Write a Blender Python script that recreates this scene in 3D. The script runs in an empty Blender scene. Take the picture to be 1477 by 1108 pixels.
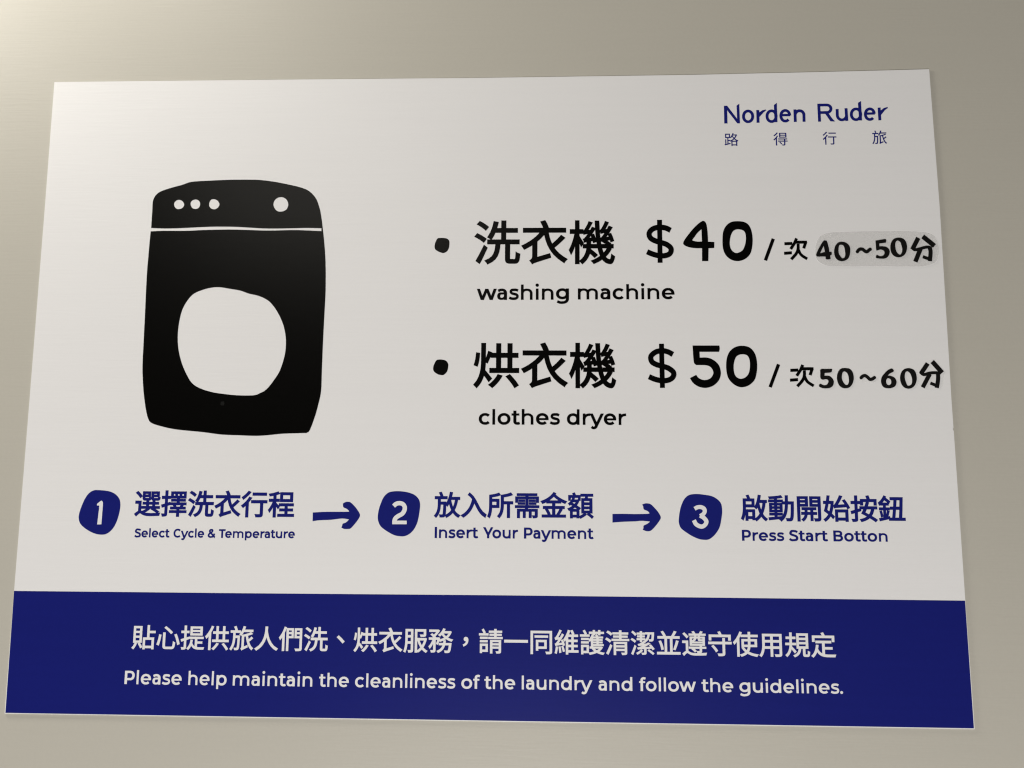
# A printed laundry price poster stuck on a beige painted wall, photographed close up.
# Units: metres.  The wall lies in the XZ plane (y = 0), the camera stands at negative y.
import bpy, math, random
from mathutils import Vector
from mathutils.geometry import delaunay_2d_cdt

S = bpy.context.scene
COL = S.collection
POSTER_Z = 1.55                      # height of the poster's centre above the floor

# ------------------------------------------------------------------ camera
CAM = (0.026518, -0.345007, -0.043719, 1.693619, -0.003419, 0.035379)                          # x, y, z (relative to the poster's centre) and the Euler angles
cam_data = bpy.data.cameras.new('camera')
cam_data.sensor_width = 36.0
cam_data.lens = 1100.0 / 1477.0 * 36.0
cam_data.clip_start = 0.01
cam_data.clip_end = 50.0
cam = bpy.data.objects.new('camera', cam_data)
COL.objects.link(cam)
cam.location = (CAM[0], CAM[1], CAM[2] + POSTER_Z)
cam.rotation_euler = CAM[3:]
S.camera = cam

# ------------------------------------------------------------------ light of the room
S.view_settings.view_transform = 'Standard'
S.view_settings.look = 'None'
S.view_settings.exposure = 0.17
S.view_settings.gamma = 1.0
S.render.film_transparent = False
S.cycles.filter_width = 1.2
world = bpy.data.worlds.new('World')
S.world = world
world.use_nodes = True
wb = world.node_tree.nodes['Background']
wb.inputs['Color'].default_value = (1.0, 0.93, 0.84, 1)
wb.inputs['Strength'].default_value = 0.03

def aim(o, target):
    o.rotation_euler = (Vector(target) - o.location).to_track_quat('-Z', 'Y').to_euler()

def area_light(name, loc, target, sx, sy, power, color):
    d = bpy.data.lights.new(name, 'AREA')
    d.shape = 'RECTANGLE'; d.size = sx; d.size_y = sy; d.energy = power; d.color = color
    o = bpy.data.objects.new(name, d); COL.objects.link(o)
    o.location = loc; aim(o, target)
    return o

def bulb(name, loc, power, color, radius):
    d = bpy.data.lights.new(name, 'POINT')
    d.energy = power; d.color = color; d.shadow_soft_size = radius
    o = bpy.data.objects.new(name, d); COL.objects.link(o); o.location = loc
    return o

# warm downlights close to the wall, above the poster's left half: their glow falls down the wall
bulb('downlight', (-0.60, -0.10, 2.0), 14.3, (1.0, 0.965, 0.895), 0.05)
bulb('downlight', (-0.30, -0.10, 2.0), 4.0, (1.0, 0.965, 0.885), 0.05)
# added fill lamp, low in front of the wall, brightens the lower area
area_light('low_fill_light', (0.0, -1.0, 0.45), (0.1, 0.0, 1.5), 0.4, 0.4, 17.4, (1.0, 0.98, 0.965))
# dim ceiling panel of the room behind the photographer
area_light('ceiling_panel_light', (-0.62, -2.0, 2.45), (0.0, 0.0, 1.5), 0.9, 0.4, 1.5, (1.0, 0.955, 0.86))

GLYPHS = {
 'c': {
  '、': '341,2 271,79 233,119 154,192 117,224 52,167 89,136 165,63 239,-16 273,-56',
  '一': '960,431 44,431 44,349 960,349',
  '並': '880,459 800,480 786,427 751,311 710,199 690,152 756,133 777,179 820,287;260,306 241,362 219,417 195,469 127,452 150,400 171,344 190,288 205,232 216,180 223,134 295,152 288,199 276,251;922,640 690,640 745,723 799,816 719,840 706,810 672,745 635,681 616,654 655,640 318,640 381,667 371,693 340,751 301,810 280,838 214,812 233,785 270,725 300,666 310,640 80,640 80,566 354,566 354,40 54,40 54,-36 947,-36 947,40 642,40 642,566 922,566;566,566 566,40 428,40 428,566',
  '人': '965,-9 811,90 699,216 622,355 574,490 547,607 534,689 538,746 541,837 457,837 454,735 441,594 405,431 335,264 218,109 43,-17 77,-45 104,-76 215,-3 306,82 377,176 432,276 473,378 502,480 532,382 574,280 630,178 704,82 796,-3 910,-72 934,-39',
  '使': '962,729 672,729 672,836 599,836 599,729 321,729 321,660 599,660 599,562 350,562 350,285 594,285 584,231 576,205 567,180 555,155 540,131 514,150 490,171 468,192 448,215 429,240 413,265 350,244 369,213 391,183 414,155 439,129 466,104 495,81 470,61 441,41 409,24 372,7 330,-8 284,-21 310,-52 330,-83 379,-67 424,-48 463,-29 499,-8 530,15 557,39 610,10 666,-15 726,-37 790,-55 857,-70 927,-82 947,-46 972,-14 902,-4 834,8 770,24 710,44 654,66 601,92 619,122 634,153 646,185 655,217 662,251 667,285 929,285 929,562 672,562 672,660 962,660;599,499 598,349 420,349 420,499;857,499 857,349 671,349 672,499;348,820 278,842 245,767 208,693 165,623 119,558 71,498 21,446 44,409 63,372 119,433 173,503 173,-84 245,-84 245,612 301,715 333,785',
  '供': '556,155 484,178 461,139 434,101 404,64 371,30 337,-2 303,-30 323,-44 363,-77 398,-46 432,-11 467,28 499,69 529,112;949,-40 928,-8 902,28 872,65 805,140 771,175 712,141 745,106 811,28 866,-47 886,-80;340,816 269,838 238,762 201,688 160,618 116,551 69,491 21,439 44,402 63,364 113,421 162,484 162,-78 236,-78 236,600 256,635 292,706;949,626 806,626 806,830 732,830 732,626 537,626 537,829 464,829 464,626 335,626 335,554 464,554 464,307 310,307 310,234 960,234 960,307 806,307 806,554 949,554;732,554 732,307 537,307 537,554',
  '們': '527,574 527,478 387,478 387,574;527,722 527,632 387,632 387,722;856,574 856,478 708,478 708,574;856,722 856,632 708,632 708,722;928,782 647,782 647,418 856,418 856,19 853,4 850,-1 845,-4 830,-7 738,-8 669,-6 685,-43 696,-79 812,-77 864,-71 883,-65 898,-58 909,-49 918,-38 924,-23 927,-4 928,18;587,782 317,782 317,-78 387,-78 387,418 587,418;302,816 233,835 206,758 175,682 140,610 102,542 61,480 18,426 40,388 57,350 106,413 152,484 152,-80 224,-80 224,619 266,716',
  '入': '964,15 824,128 726,261 648,406 571,553 475,694 341,819 295,755 327,731 356,706 384,679 409,651 456,591 418,455 370,334 309,226 234,132 145,52 41,-13 78,-43 110,-73 205,-8 289,67 361,155 423,255 475,366 517,491 621,284 677,183 743,87 825,2 927,-70 930,-57 942,-26',
  '動': '938,606 725,606 728,827 655,827 653,606 534,606 534,537 651,537 645,445 635,357 619,275 597,199 568,129 529,66 529,70 328,49 328,129 525,129 525,187 328,187 328,248 523,248 523,547 328,547 328,610 542,610 542,669 328,669 328,743 433,756 524,772 487,830 429,819 361,808 287,799 208,791 53,781 64,753 71,725 163,729 259,736 259,669 42,669 42,610 259,610 259,547 72,547 72,248 259,248 259,187 69,187 69,129 259,129 259,42 42,22 52,-44 474,4 431,-31 461,-56 486,-85 565,-11 624,76 667,175 696,286 713,407 723,537 865,537 854,244 847,147 839,77 830,32 819,8 814,2 809,-2 798,-6 739,-7 671,-3 677,-14 686,-39 693,-75 761,-77 816,-74 843,-69 854,-64 865,-57 874,-48 883,-36 898,-6 910,46 919,124 926,233 932,380;259,373 259,300 134,300 134,373;459,373 459,300 328,300 328,373;259,495 259,423 134,423 134,495;459,495 459,423 328,423 328,495',
  '務': '928,716 888,738 875,735 633,735 658,778 679,821 611,841 588,793 561,747 529,703 494,663 457,627 418,595 449,575 477,552 514,586 550,624 567,600 603,555 623,534 667,494 635,476 601,459 566,444 529,431 453,409 471,476 424,492 413,488 273,488 305,509 277,545 310,576 344,610 376,646 407,685 434,723 458,762 409,793 397,790 57,790 57,725 350,725 334,701 296,654 255,609 234,589 201,619 167,646 113,613 158,573 180,552 219,509 235,488 46,488 46,421 197,421 177,369 153,319 126,270 98,225 67,186 36,153 57,118 75,83 102,114 129,149 155,190 179,234 201,280 222,328 222,10 219,4 206,0 111,1 125,-34 134,-69 210,-67 246,-62 260,-57 272,-50 280,-41 287,-31 291,-18 294,15 294,421 389,421 364,334 336,260 388,234 419,308 448,394 464,372 476,349 520,361 562,376 604,392 644,411 683,431 720,454 753,433 787,414 823,397 860,382 898,368 937,357 957,388 982,416 909,436 873,449 806,479 775,496 807,526 836,558 864,593 888,631 909,672;928,279 689,279 702,378 630,378 624,328 616,279 444,279 444,214 600,214 581,165 555,119 522,77 480,39 427,6 364,-22 389,-49 407,-78 480,-44 540,-3 588,44 625,96 653,153 674,214 847,214 839,151 832,99 824,60 815,30 806,9 797,-4 788,-10 770,-14 723,-13 663,-9 668,-19 677,-43 683,-79 747,-81 795,-80 819,-76 840,-68 858,-53 872,-33 884,-4 896,37 906,90 916,160;837,671 822,644 805,619 787,595 766,573 721,532 695,552 671,574 649,596 628,620 610,645 593,671',
  '同': '756,612 248,612 248,547 756,547;632,378 632,188 368,188 368,378;702,442 299,442 299,51 368,51 368,124 702,124;914,788 88,788 88,-82 161,-82 161,717 840,717 839,8 835,-3 830,-6 816,-9 678,-8 695,-44 705,-81 780,-80 834,-76 855,-72 872,-67 886,-60 897,-51 905,-39 910,-24 913,-6 914,15',
  '啟': '502,703 358,703 331,772 299,840 234,822 261,763 284,703 114,703 113,394 109,315 101,232 86,148 64,68 33,-7 64,-27 91,-52 123,20 146,98 163,180 175,263 181,343 184,419 502,419;434,636 434,487 184,487 184,636;515,306 198,306 198,-71 264,-71 264,-5 448,-5 448,-48 515,-48;448,244 448,57 264,57 264,244;837,582 818,462 806,406 793,353 777,302 759,254 741,302 726,351 711,403 699,456 678,566 683,582;957,652 703,652 723,739 739,829 667,841 653,757 636,676 615,599 589,527 559,463 524,407 555,382 581,357 609,402 635,453 658,354 672,306 703,216 720,174 696,135 670,98 641,64 608,33 573,4 534,-22 558,-52 579,-83 615,-57 648,-29 679,0 708,32 734,65 758,100 780,64 804,30 830,-2 857,-30 887,-56 918,-79 942,-49 968,-22 934,1 903,28 873,59 846,93 821,130 798,170 824,228 846,291 866,357 883,428 897,503 909,582 957,582',
  '始': '905,327 462,327 462,-80 531,-80 531,-36 833,-36 833,-78 905,-78;833,259 833,31 531,31 531,259;969,414 950,456 927,502 898,551 867,601 834,649 800,695 740,666 791,595 838,517 519,497 552,544 585,595 617,648 647,704 705,819 627,841 600,777 570,716 539,658 510,609 486,570 445,512 423,490 414,484 404,480 418,442 429,407 446,412 474,418 522,423 873,452 905,381;316,565 309,503 300,444 290,388 277,336 263,287 247,241 144,319 173,436 202,565;389,630 345,637 333,635 216,635 234,736 248,831 178,836 165,739 148,635 43,635 43,565 134,565 100,417 65,292 141,236 217,174 193,131 167,93 138,58 108,28 75,3 40,-19 65,-47 86,-78 123,-53 157,-25 189,7 219,42 246,81 271,124 324,70 364,21 410,82 364,135 303,193 325,252 343,316 359,385 372,461 382,542',
  '守': '406,118 388,150 364,184 336,221 305,257 273,293 240,325 181,288 213,254 245,217 275,180 302,142 325,106 343,74;943,450 686,450 686,593 609,593 609,450 58,450 58,377 609,377 609,24 606,11 603,7 598,4 582,1 520,0 418,2 435,-35 446,-73 530,-73 593,-69 617,-66 637,-60 653,-53 666,-44 675,-32 681,-18 685,1 686,23 686,377 943,377;915,719 565,719 558,738 539,781 503,845 431,826 459,773 482,719 82,719 82,520 158,520 158,648 836,648 836,520 915,520',
  '定': '960,12 673,11 590,16 538,23 538,225 836,225 836,295 538,295 538,459 795,459 795,532 211,532 211,459 460,459 460,44 421,62 385,85 352,114 323,149 297,190 276,239 290,303 300,370 224,378 211,291 191,210 164,137 130,72 87,15 36,-33 69,-57 97,-83 129,-53 158,-19 184,17 207,57 228,99 247,144 298,69 358,13 429,-25 509,-49 598,-61 698,-64 932,-64 943,-25;918,727 558,727 552,745 534,786 500,847 426,826 451,777 472,727 82,727 82,509 156,509 156,656 841,656 841,509 918,509',
  '得': '813,617 813,535 482,535 482,617;813,752 813,672 482,672 482,752;888,809 409,809 409,478 888,478;592,39 577,60 536,108 488,157 464,179 411,144 481,70 520,20 535,-2;322,810 251,838 225,802 194,764 158,728 119,692 78,660 38,632 59,602 78,570 123,603 168,640 211,680 252,722 290,766;936,410 347,410 347,346 728,346 728,260 324,260 324,195 728,195 728,4 726,-6 720,-11 698,-14 587,-13 602,-47 612,-81 704,-79 747,-74 764,-69 778,-63 788,-55 795,-44 800,-31 802,-16 803,195 953,195 953,260 803,260 803,346 936,346;335,591 269,617 236,566 199,515 157,467 113,422 68,381 22,345 44,308 61,272 120,323 179,382 179,-79 252,-79 252,468 296,529',
  '心': '784,184 747,198 712,218 708,142 702,87 694,49 680,25 661,12 634,9 441,9 416,10 398,13 386,19 378,30 374,45 373,65 373,561 295,561 295,65 298,21 307,-12 325,-36 351,-51 387,-59 435,-62 637,-62 686,-57 723,-40 749,-10 766,36 777,100;207,472 135,486 126,424 114,358 100,291 83,225 65,163 44,108 120,76 140,135 157,200 173,270 187,340;935,252 912,317 887,384 860,450 831,512 761,485 789,423 815,357 840,289 862,223 879,161 892,105 966,135 953,190;665,584 631,618 590,655 543,694 492,733 393,805 342,756 391,720 491,640 537,599 578,561 611,527',
  '所': '939,764 888,828 842,810 788,792 727,776 663,762 534,739 534,406 533,334 527,258 514,181 491,105 455,34 404,-32 435,-55 462,-82 518,-11 558,69 585,154 601,241 609,326 611,429 766,429 766,-77 841,-77 841,429 958,429 958,501 611,501 611,684 728,705 786,717 842,731 893,747;370,521 370,361 172,361 172,521;489,756 441,819 396,802 344,786 285,772 223,760 98,741 98,391 97,323 94,250 88,176 75,102 56,31 29,-34 61,-56 90,-82 115,-27 135,33 150,97 160,163 166,229 170,293 442,293 442,589 172,589 172,685 286,702 342,713 396,725 445,740',
  '按': '772,379 762,333 750,291 735,252 718,215 698,182 675,151 516,234 550,303 584,379;959,447 612,447 639,522 663,594 587,605 562,528 531,447 355,447 355,379 502,379 459,288 417,210 518,158 623,99 588,73 550,51 508,31 462,13 412,-3 358,-16 379,-48 395,-81 455,-64 510,-44 561,-22 607,2 650,30 688,61 807,-14 873,-61 900,-82 954,-24 859,42 739,114 765,150 788,188 808,231 826,277 841,326 853,379 959,379;945,712 711,712 692,778 668,845 593,831 613,772 630,712 383,712 383,517 454,517 454,645 873,645 873,518 945,518;357,639 249,639 249,840 177,840 177,639 42,639 42,568 177,568 177,319 30,277 48,204 177,244 176,0 172,-8 169,-10 158,-12 58,-12 73,-47 81,-80 139,-79 183,-76 200,-72 214,-67 226,-60 235,-52 241,-41 246,-28 248,-12 249,267 377,309 367,376 249,340 249,568 357,568',
  '提': '812,617 812,538 478,538 478,617;812,750 812,671 478,671 478,750;884,807 409,807 409,480 884,480;939,408 364,408 364,345 609,345 609,27 582,41 556,59 534,82 513,109 495,142 479,181 490,234 498,289 429,297 419,226 403,161 381,102 354,50 320,4 279,-35 309,-57 335,-80 360,-55 384,-28 405,1 424,33 441,67 456,104 492,43 535,-2 584,-33 640,-53 703,-62 773,-65 948,-65 957,-30 971,3 759,2 711,4 680,8 680,165 890,165 890,227 680,227 680,345 939,345;345,638 234,638 234,839 164,839 164,638 40,638 40,568 164,568 164,348 29,309 48,235 164,273 164,8 160,0 157,-2 147,-4 53,-4 66,-39 74,-73 152,-71 187,-64 211,-53 220,-44 226,-34 231,-21 234,14 234,296 345,333 335,401 234,370 234,568 345,568',
  '擇': '864,749 864,644 762,644 762,749;703,749 703,644 602,644 602,749;542,749 542,644 447,644 447,749;927,803 385,803 385,589 612,589 612,531 396,531 396,473 612,473 612,402 353,402 353,342 530,342 472,328 491,288 505,247 373,247 373,188 612,188 612,116 339,116 339,58 612,58 612,-80 684,-80 684,58 954,58 954,116 684,116 684,188 918,188 918,247 794,247 839,327 780,342 939,342 939,402 684,402 684,473 907,473 907,531 684,531 684,589 927,589;767,342 748,296 725,247 563,247 574,250 570,263 558,295 535,342;339,638 237,638 237,839 167,839 167,638 46,638 46,568 167,568 167,363 35,323 55,251 167,288 167,5 163,-2 155,-6 56,-5 69,-41 77,-76 155,-73 190,-67 214,-55 223,-46 229,-36 234,-23 237,12 237,311 338,346 329,415 237,386 237,568 339,568',
  '放': '326,709 303,772 272,842 206,823 235,752 257,686;488,678 44,678 44,608 162,608 162,400 160,328 154,254 139,181 115,108 78,37 25,-30 55,-53 81,-79 139,-6 180,71 207,151 224,233 232,316 234,405 371,405 364,186 359,113 354,62 348,29 336,6 332,2 322,-2 272,-3 216,1 229,-33 235,-69 315,-70 357,-66 378,-59 387,-53 404,-35 415,-11 424,30 431,92 435,178 443,475 234,475 234,608 488,608;813,583 802,521 789,462 775,407 758,354 739,304 717,257 696,304 677,354 661,406 646,460 633,516 622,574 625,583;962,653 647,653 670,739 689,828 612,841 595,755 574,672 548,593 518,519 484,452 445,395 476,367 503,338 542,396 577,463 603,362 619,315 635,269 653,225 673,183 642,142 607,104 569,70 527,38 481,9 431,-17 456,-49 475,-82 523,-55 568,-27 609,5 647,38 681,74 713,113 741,73 771,37 804,3 840,-27 877,-54 918,-78 943,-44 971,-14 928,9 888,36 852,67 818,101 787,140 759,181 789,237 815,297 837,362 857,431 874,504 888,583 962,583',
  '旅': '310,705 304,725 286,771 253,841 188,819 220,747 243,680;946,706 598,706 620,765 638,827 565,841 548,782 528,725 504,670 476,620 445,574 411,534 443,512 471,489 489,510 522,557 538,582 568,637 946,637;927,556 866,609 820,589 766,569 706,550 641,531 510,500 510,67 508,45 504,27 498,12 491,0 475,-17 496,-44 514,-74 524,-65 540,-55 566,-41 743,43 736,75 732,110 582,43 582,454 673,475 693,359 720,252 754,154 796,67 847,-6 908,-64 932,-32 961,-3 924,27 890,63 861,104 834,151 810,202 790,258 870,320 922,366 946,389 892,435 876,417 836,379 771,322 751,405 736,492 838,523;441,674 51,674 51,603 159,603 158,375 151,294 138,212 115,128 80,46 30,-34 60,-55 86,-77 135,0 172,80 198,162 214,244 223,325 227,404 342,404 334,184 329,112 324,61 317,27 309,9 305,4 302,1 293,-3 249,-4 200,-1 205,-11 213,-34 219,-67 286,-69 324,-65 345,-58 354,-52 370,-35 381,-11 389,30 396,91 401,177 406,292 411,474 228,474 228,603 441,603',
  '服': '399,803 108,803 107,366 104,283 97,196 83,111 63,29 34,-46 66,-61 95,-81 116,-31 133,23 146,80 157,139 165,199 170,259 329,259 328,4 324,-4 321,-6 310,-8 209,-8 223,-44 230,-80 313,-78 350,-71 364,-66 376,-59 385,-50 391,-39 396,-25 399,10;329,733 329,569 176,569 176,733;329,499 329,330 174,330 176,499;858,391 846,350 832,310 816,271 798,235 779,199 758,166 735,200 715,236 696,273 678,311 648,391;912,800 487,800 487,-80 558,-80 558,391 583,391 600,340 619,290 640,242 663,196 689,152 716,110 692,83 668,58 642,36 616,15 589,-3 562,-19 587,-45 606,-74 660,-38 686,-18 736,28 759,54 783,27 808,1 835,-22 862,-44 891,-63 921,-81 944,-51 970,-23 939,-7 909,12 881,33 853,57 827,82 802,109 832,155 860,206 885,260 907,319 926,381 941,447 897,463 884,460 558,460 558,730 839,730 839,607 838,598 836,595 827,592 809,591 690,592 705,561 714,528 810,529 855,534 872,538 886,544 897,552 904,562 909,574 911,589 912,606',
  '機': '304,647 221,647 221,840 159,840 159,647 49,647 49,577 149,577 135,510 118,441 97,374 75,312 51,256 27,209 46,174 61,136 79,171 97,212 114,258 130,307 159,413 159,-79 221,-79 221,420 252,356 274,303 312,358 221,510 221,577 304,577;936,323 852,323 879,351 832,387 775,423 736,387 782,356 825,323 681,323 669,395 660,473 652,556 646,644 638,833 573,833 582,647 588,559 596,476 605,397 617,323 464,323 464,383 399,383 399,323 322,323 322,262 398,262 393,214 381,164 362,113 335,63 297,15 248,-30 274,-52 297,-77 336,-42 369,-4 396,35 418,76 435,117 447,159 507,106 554,58 601,103 583,121 537,163 460,226 463,262 628,262 644,194 654,163 674,105 686,79 629,38 598,20 533,-13 498,-27 521,-50 539,-74 571,-60 632,-30 661,-13 716,24 737,-5 760,-29 785,-49 813,-64 842,-74 874,-79 893,-77 911,-68 927,-50 941,-22 954,16 965,66 940,82 914,103 904,42 897,20 890,5 882,-4 872,-6 852,-2 833,5 816,16 799,29 783,47 768,67 793,91 816,116 837,142 857,169 875,198 891,228 827,252 802,207 788,186 755,144 737,125 714,188 694,262 936,262;914,698 858,720 825,652 752,645 782,693 797,719 824,775 836,803 783,821 771,787 756,755 742,725 716,679 702,657 691,644 680,636 674,634 681,616 692,579 719,587 795,600 770,560 724,496 707,478 699,471 684,464 702,407 723,414 753,419 886,438 898,396 946,414 924,484 891,563 845,549 870,485 766,473 792,506 843,578 868,617;561,677 507,697 474,633 394,624 412,650 446,707 494,800 439,818 425,781 409,745 376,685 354,649 340,631 328,619 316,613 326,585 333,559 361,567 442,581 403,522 366,475 349,456 340,449 324,442 335,414 342,387 363,394 384,399 524,419 534,379 584,396 563,466 533,545 485,532 509,467 408,455 435,487 487,559 513,597',
  '洗': '302,713 281,732 226,773 162,812 131,828 85,778 117,760 180,718 235,675 255,655;259,452 237,470 178,509 145,528 80,562 38,508 70,491 136,452 193,411 215,392;283,260 228,303 202,245 146,128 91,22 67,-21 132,-68 158,-18 210,92;921,675 674,675 674,840 600,840 600,675 476,675 495,742 511,811 435,825 422,762 406,701 386,642 363,588 337,538 308,495 343,475 374,455 388,476 416,523 428,549 452,604 600,604 600,425 306,425 306,353 481,353 473,265 459,188 434,121 395,63 338,16 260,-22 269,-30 286,-50 306,-81 392,-36 456,19 501,85 530,162 547,252 557,353 686,353 686,33 688,-2 694,-28 705,-47 722,-59 746,-66 779,-68 881,-68 911,-64 934,-52 950,-29 962,6 969,55 974,121 939,133 917,145 908,151 904,54 900,27 894,10 885,2 874,0 779,1 771,3 765,6 762,12 760,33 760,353 960,353 960,425 674,425 674,604 921,604',
  '清': '287,721 267,737 214,774 155,808 126,823 82,772 140,737 169,718 221,680 241,662;246,453 225,470 170,508 139,526 78,559 35,506 65,489 127,451 181,412 201,394;282,261 222,305 197,246 143,128 90,22 66,-21 134,-66 210,93 260,206;793,212 793,134 431,134 431,212;793,342 793,268 431,268 431,342;913,762 649,762 649,840 575,840 575,762 319,762 319,704 575,704 575,640 343,640 343,585 575,585 575,516 281,516 281,458 950,458 950,516 649,516 649,585 888,585 888,640 649,640 649,704 913,704;864,400 361,400 361,-79 431,-79 431,77 793,77 793,5 791,-5 789,-8 780,-11 764,-12 662,-11 675,-43 684,-76 747,-75 794,-72 812,-69 828,-64 840,-58 850,-50 857,-40 861,-28 864,4',
  '潔': '924,-9 900,11 836,58 731,129 690,92 795,17 858,-33 883,-54;236,713 220,731 177,771 128,811 103,828 63,786 87,768 136,726 178,683 193,664;216,454 198,470 151,504 124,521 72,550 35,505 87,472 113,454 159,418 176,402;225,249 175,286 155,230 110,118 46,-26 103,-64 166,88;478,91 423,125 403,102 377,78 347,55 313,33 279,13 246,-5 265,-28 280,-52 351,-12 386,12 420,37 451,64;927,777 604,777 604,720 696,720 689,671 678,624 661,581 639,542 610,508 572,479 596,459 616,435 659,469 693,510 718,556 737,607 750,662 759,720 856,720 850,610 846,573 841,546 837,528 831,518 824,512 811,509 740,512 751,483 756,452 816,452 849,454 867,460 882,470 889,477 898,492 906,517 912,554 922,668;574,762 455,762 455,817 391,817 391,762 270,762 270,709 391,709 391,654 284,654 284,603 391,603 391,548 265,548 265,496 391,496 391,425 455,425 455,496 579,496 579,548 455,548 455,603 562,603 562,654 455,654 455,709 574,709;933,158 918,180 877,233 827,288 802,314 750,287 803,227 484,210 581,253 628,277 723,328 769,356 701,387 633,344 469,338 539,376 603,418 545,454 513,429 480,407 447,386 391,355 360,340 337,332 306,326 331,276 384,284 546,295 450,249 386,221 328,200 281,190 296,164 307,140 340,146 369,150 553,163 552,1 548,-2 531,-4 449,-3 462,-30 471,-56 542,-55 576,-51 589,-47 600,-42 609,-35 614,-27 618,-18 620,7 620,167 840,179 861,150 876,125',
  '烘': '138,628 85,635 77,551 71,507 62,464 53,425 41,391 95,369 107,407 117,450 125,496 131,542;393,642 335,665 326,632 303,558 264,457 306,437 334,499;607,153 535,174 512,135 485,97 455,61 423,27 389,-4 354,-31 386,-54 415,-79 451,-49 486,-14 520,24 553,66 582,109;948,-38 928,-6 903,30 874,67 809,142 776,176 714,141 747,106 811,29 864,-46 883,-79;261,835 193,835 193,493 191,401 184,309 168,218 141,130 99,47 39,-30 66,-54 90,-81 127,-39 158,5 184,51 205,98 222,146 235,196 295,117 342,48 392,102 325,184 249,273 257,346 260,419;941,626 816,626 816,829 743,829 743,626 580,626 580,829 507,829 507,626 394,626 394,554 507,554 507,307 368,307 368,234 957,234 957,307 816,307 816,554 941,554;743,554 743,307 580,307 580,554',
  '用': '887,770 153,770 153,407 152,334 146,257 134,180 113,103 80,30 32,-36 63,-58 90,-85 125,-40 154,9 176,61 194,115 207,171 216,227 467,227 467,-71 543,-71 543,227 813,227 813,22 810,8 807,3 795,-2 773,-3 697,-4 629,-2 644,-38 655,-74 737,-74 799,-71 822,-67 841,-62 856,-55 868,-46 877,-34 883,-19 886,0 887,22;467,698 467,537 227,537 227,698;813,698 813,537 543,537 543,698;467,466 467,298 223,298 227,372 227,466;813,466 813,298 543,298 543,466',
  '程': '834,733 834,549 532,549 532,733;907,798 462,798 462,484 907,484;941,396 425,396 425,330 644,330 644,209 448,209 448,144 644,144 644,13 381,13 381,-53 963,-53 963,13 718,13 718,144 919,144 919,209 718,209 718,330 941,330;413,768 361,826 320,809 271,794 216,779 159,766 43,744 56,716 65,687 137,698 212,712 212,558 49,558 49,488 202,488 180,430 154,371 124,314 93,260 61,212 28,172 49,139 67,103 93,137 118,176 143,219 168,266 191,315 212,365 212,-78 286,-78 286,353 338,286 377,229 422,288 357,356 286,426 286,488 411,488 411,558 286,558 286,729 354,747',
  '維': '795,696 765,763 726,835 663,809 700,735 729,665;249,201 194,189 210,78 219,-26 278,-12 267,91;147,186 87,197 68,74 50,-2 39,-35 97,-57 107,-23 125,56 141,143;402,92 381,160 357,226 305,210 338,109 356,43 362,14 417,33;698,396 698,267 550,267 550,396;939,659 569,659 604,737 632,814 560,835 541,775 517,713 488,650 455,589 420,532 382,481 402,449 419,414 450,454 480,497 480,-81 550,-81 550,-8 953,-8 953,62 766,62 766,199 922,199 922,267 766,267 766,396 920,396 920,464 766,464 766,591 939,591;698,591 698,464 550,464 550,591;698,199 698,62 550,62 550,199;381,656 321,692 285,621 245,552 138,543 166,583 220,670 245,717 292,812 227,839 205,784 180,731 131,640 111,607 76,559 58,540 50,534 41,531 54,497 63,466 100,475 206,490 156,417 107,355 81,327 70,317 59,309 48,305 61,271 70,240 81,245 99,250 131,257 350,293 361,244 419,266 412,294 391,361 362,432 346,465 293,447 314,399 333,347 156,323 196,373 236,426 275,481 312,539 348,597',
  '行': '927,780 435,780 435,708 927,708;339,811 267,841 238,803 203,764 163,726 121,688 78,653 35,622 58,593 79,562 125,597 172,636 218,678 262,722 303,767;955,504 391,504 391,432 728,432 727,10 722,0 717,-2 702,-5 643,-6 545,-3 561,-40 570,-77 689,-76 740,-71 759,-66 774,-59 785,-49 794,-37 800,-23 803,-5 804,16 804,432 955,432;378,600 307,626 269,569 226,513 179,459 129,408 77,362 25,322 53,291 78,259 135,308 192,364 192,-83 266,-83 266,446 326,522',
  '衣': '940,678 508,678 573,700 567,721 546,769 519,820 505,844 430,822 467,748 486,699 492,678 61,678 61,605 429,605 379,546 321,488 256,434 185,384 111,339 34,301 56,270 76,236 108,252 170,286 200,304 259,344 259,70 256,48 249,29 240,13 228,0 205,-18 228,-47 246,-77 261,-68 286,-57 327,-41 625,56 613,101 608,124 335,41 335,402 397,457 425,486 478,545 502,576 533,445 574,326 630,219 702,121 796,30 913,-54 919,-42 936,-19 966,11 906,49 852,88 804,128 761,171 723,216 690,263 728,294 807,364 882,438 917,474 853,520 826,488 762,421 727,387 656,324 637,366 619,410 604,455 591,503 569,605 940,605',
  '規': '834,572 834,474 547,474 547,572;834,412 834,311 547,311 547,412;834,733 834,635 547,635 547,733;421,674 280,674 280,830 209,830 209,674 65,674 65,606 209,606 209,442 44,442 44,373 206,373 200,303 187,233 167,164 137,99 94,38 38,-14 66,-40 89,-69 135,-26 173,22 203,73 228,126 246,182 260,238 334,148 392,70 443,126 364,216 272,315 277,373 440,373 440,442 280,442 280,606 421,606;906,801 477,801 477,244 557,244 546,184 529,130 503,82 465,41 413,5 345,-23 369,-50 388,-79 464,-44 522,-2 565,48 596,106 616,172 629,244 716,244 716,31 718,-1 723,-25 733,-43 748,-54 771,-60 801,-62 883,-62 910,-59 930,-48 945,-28 955,3 963,48 967,108 934,120 912,131 903,137 900,50 897,26 892,12 885,6 875,4 802,4 795,6 791,9 787,21 787,244 906,244',
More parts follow.
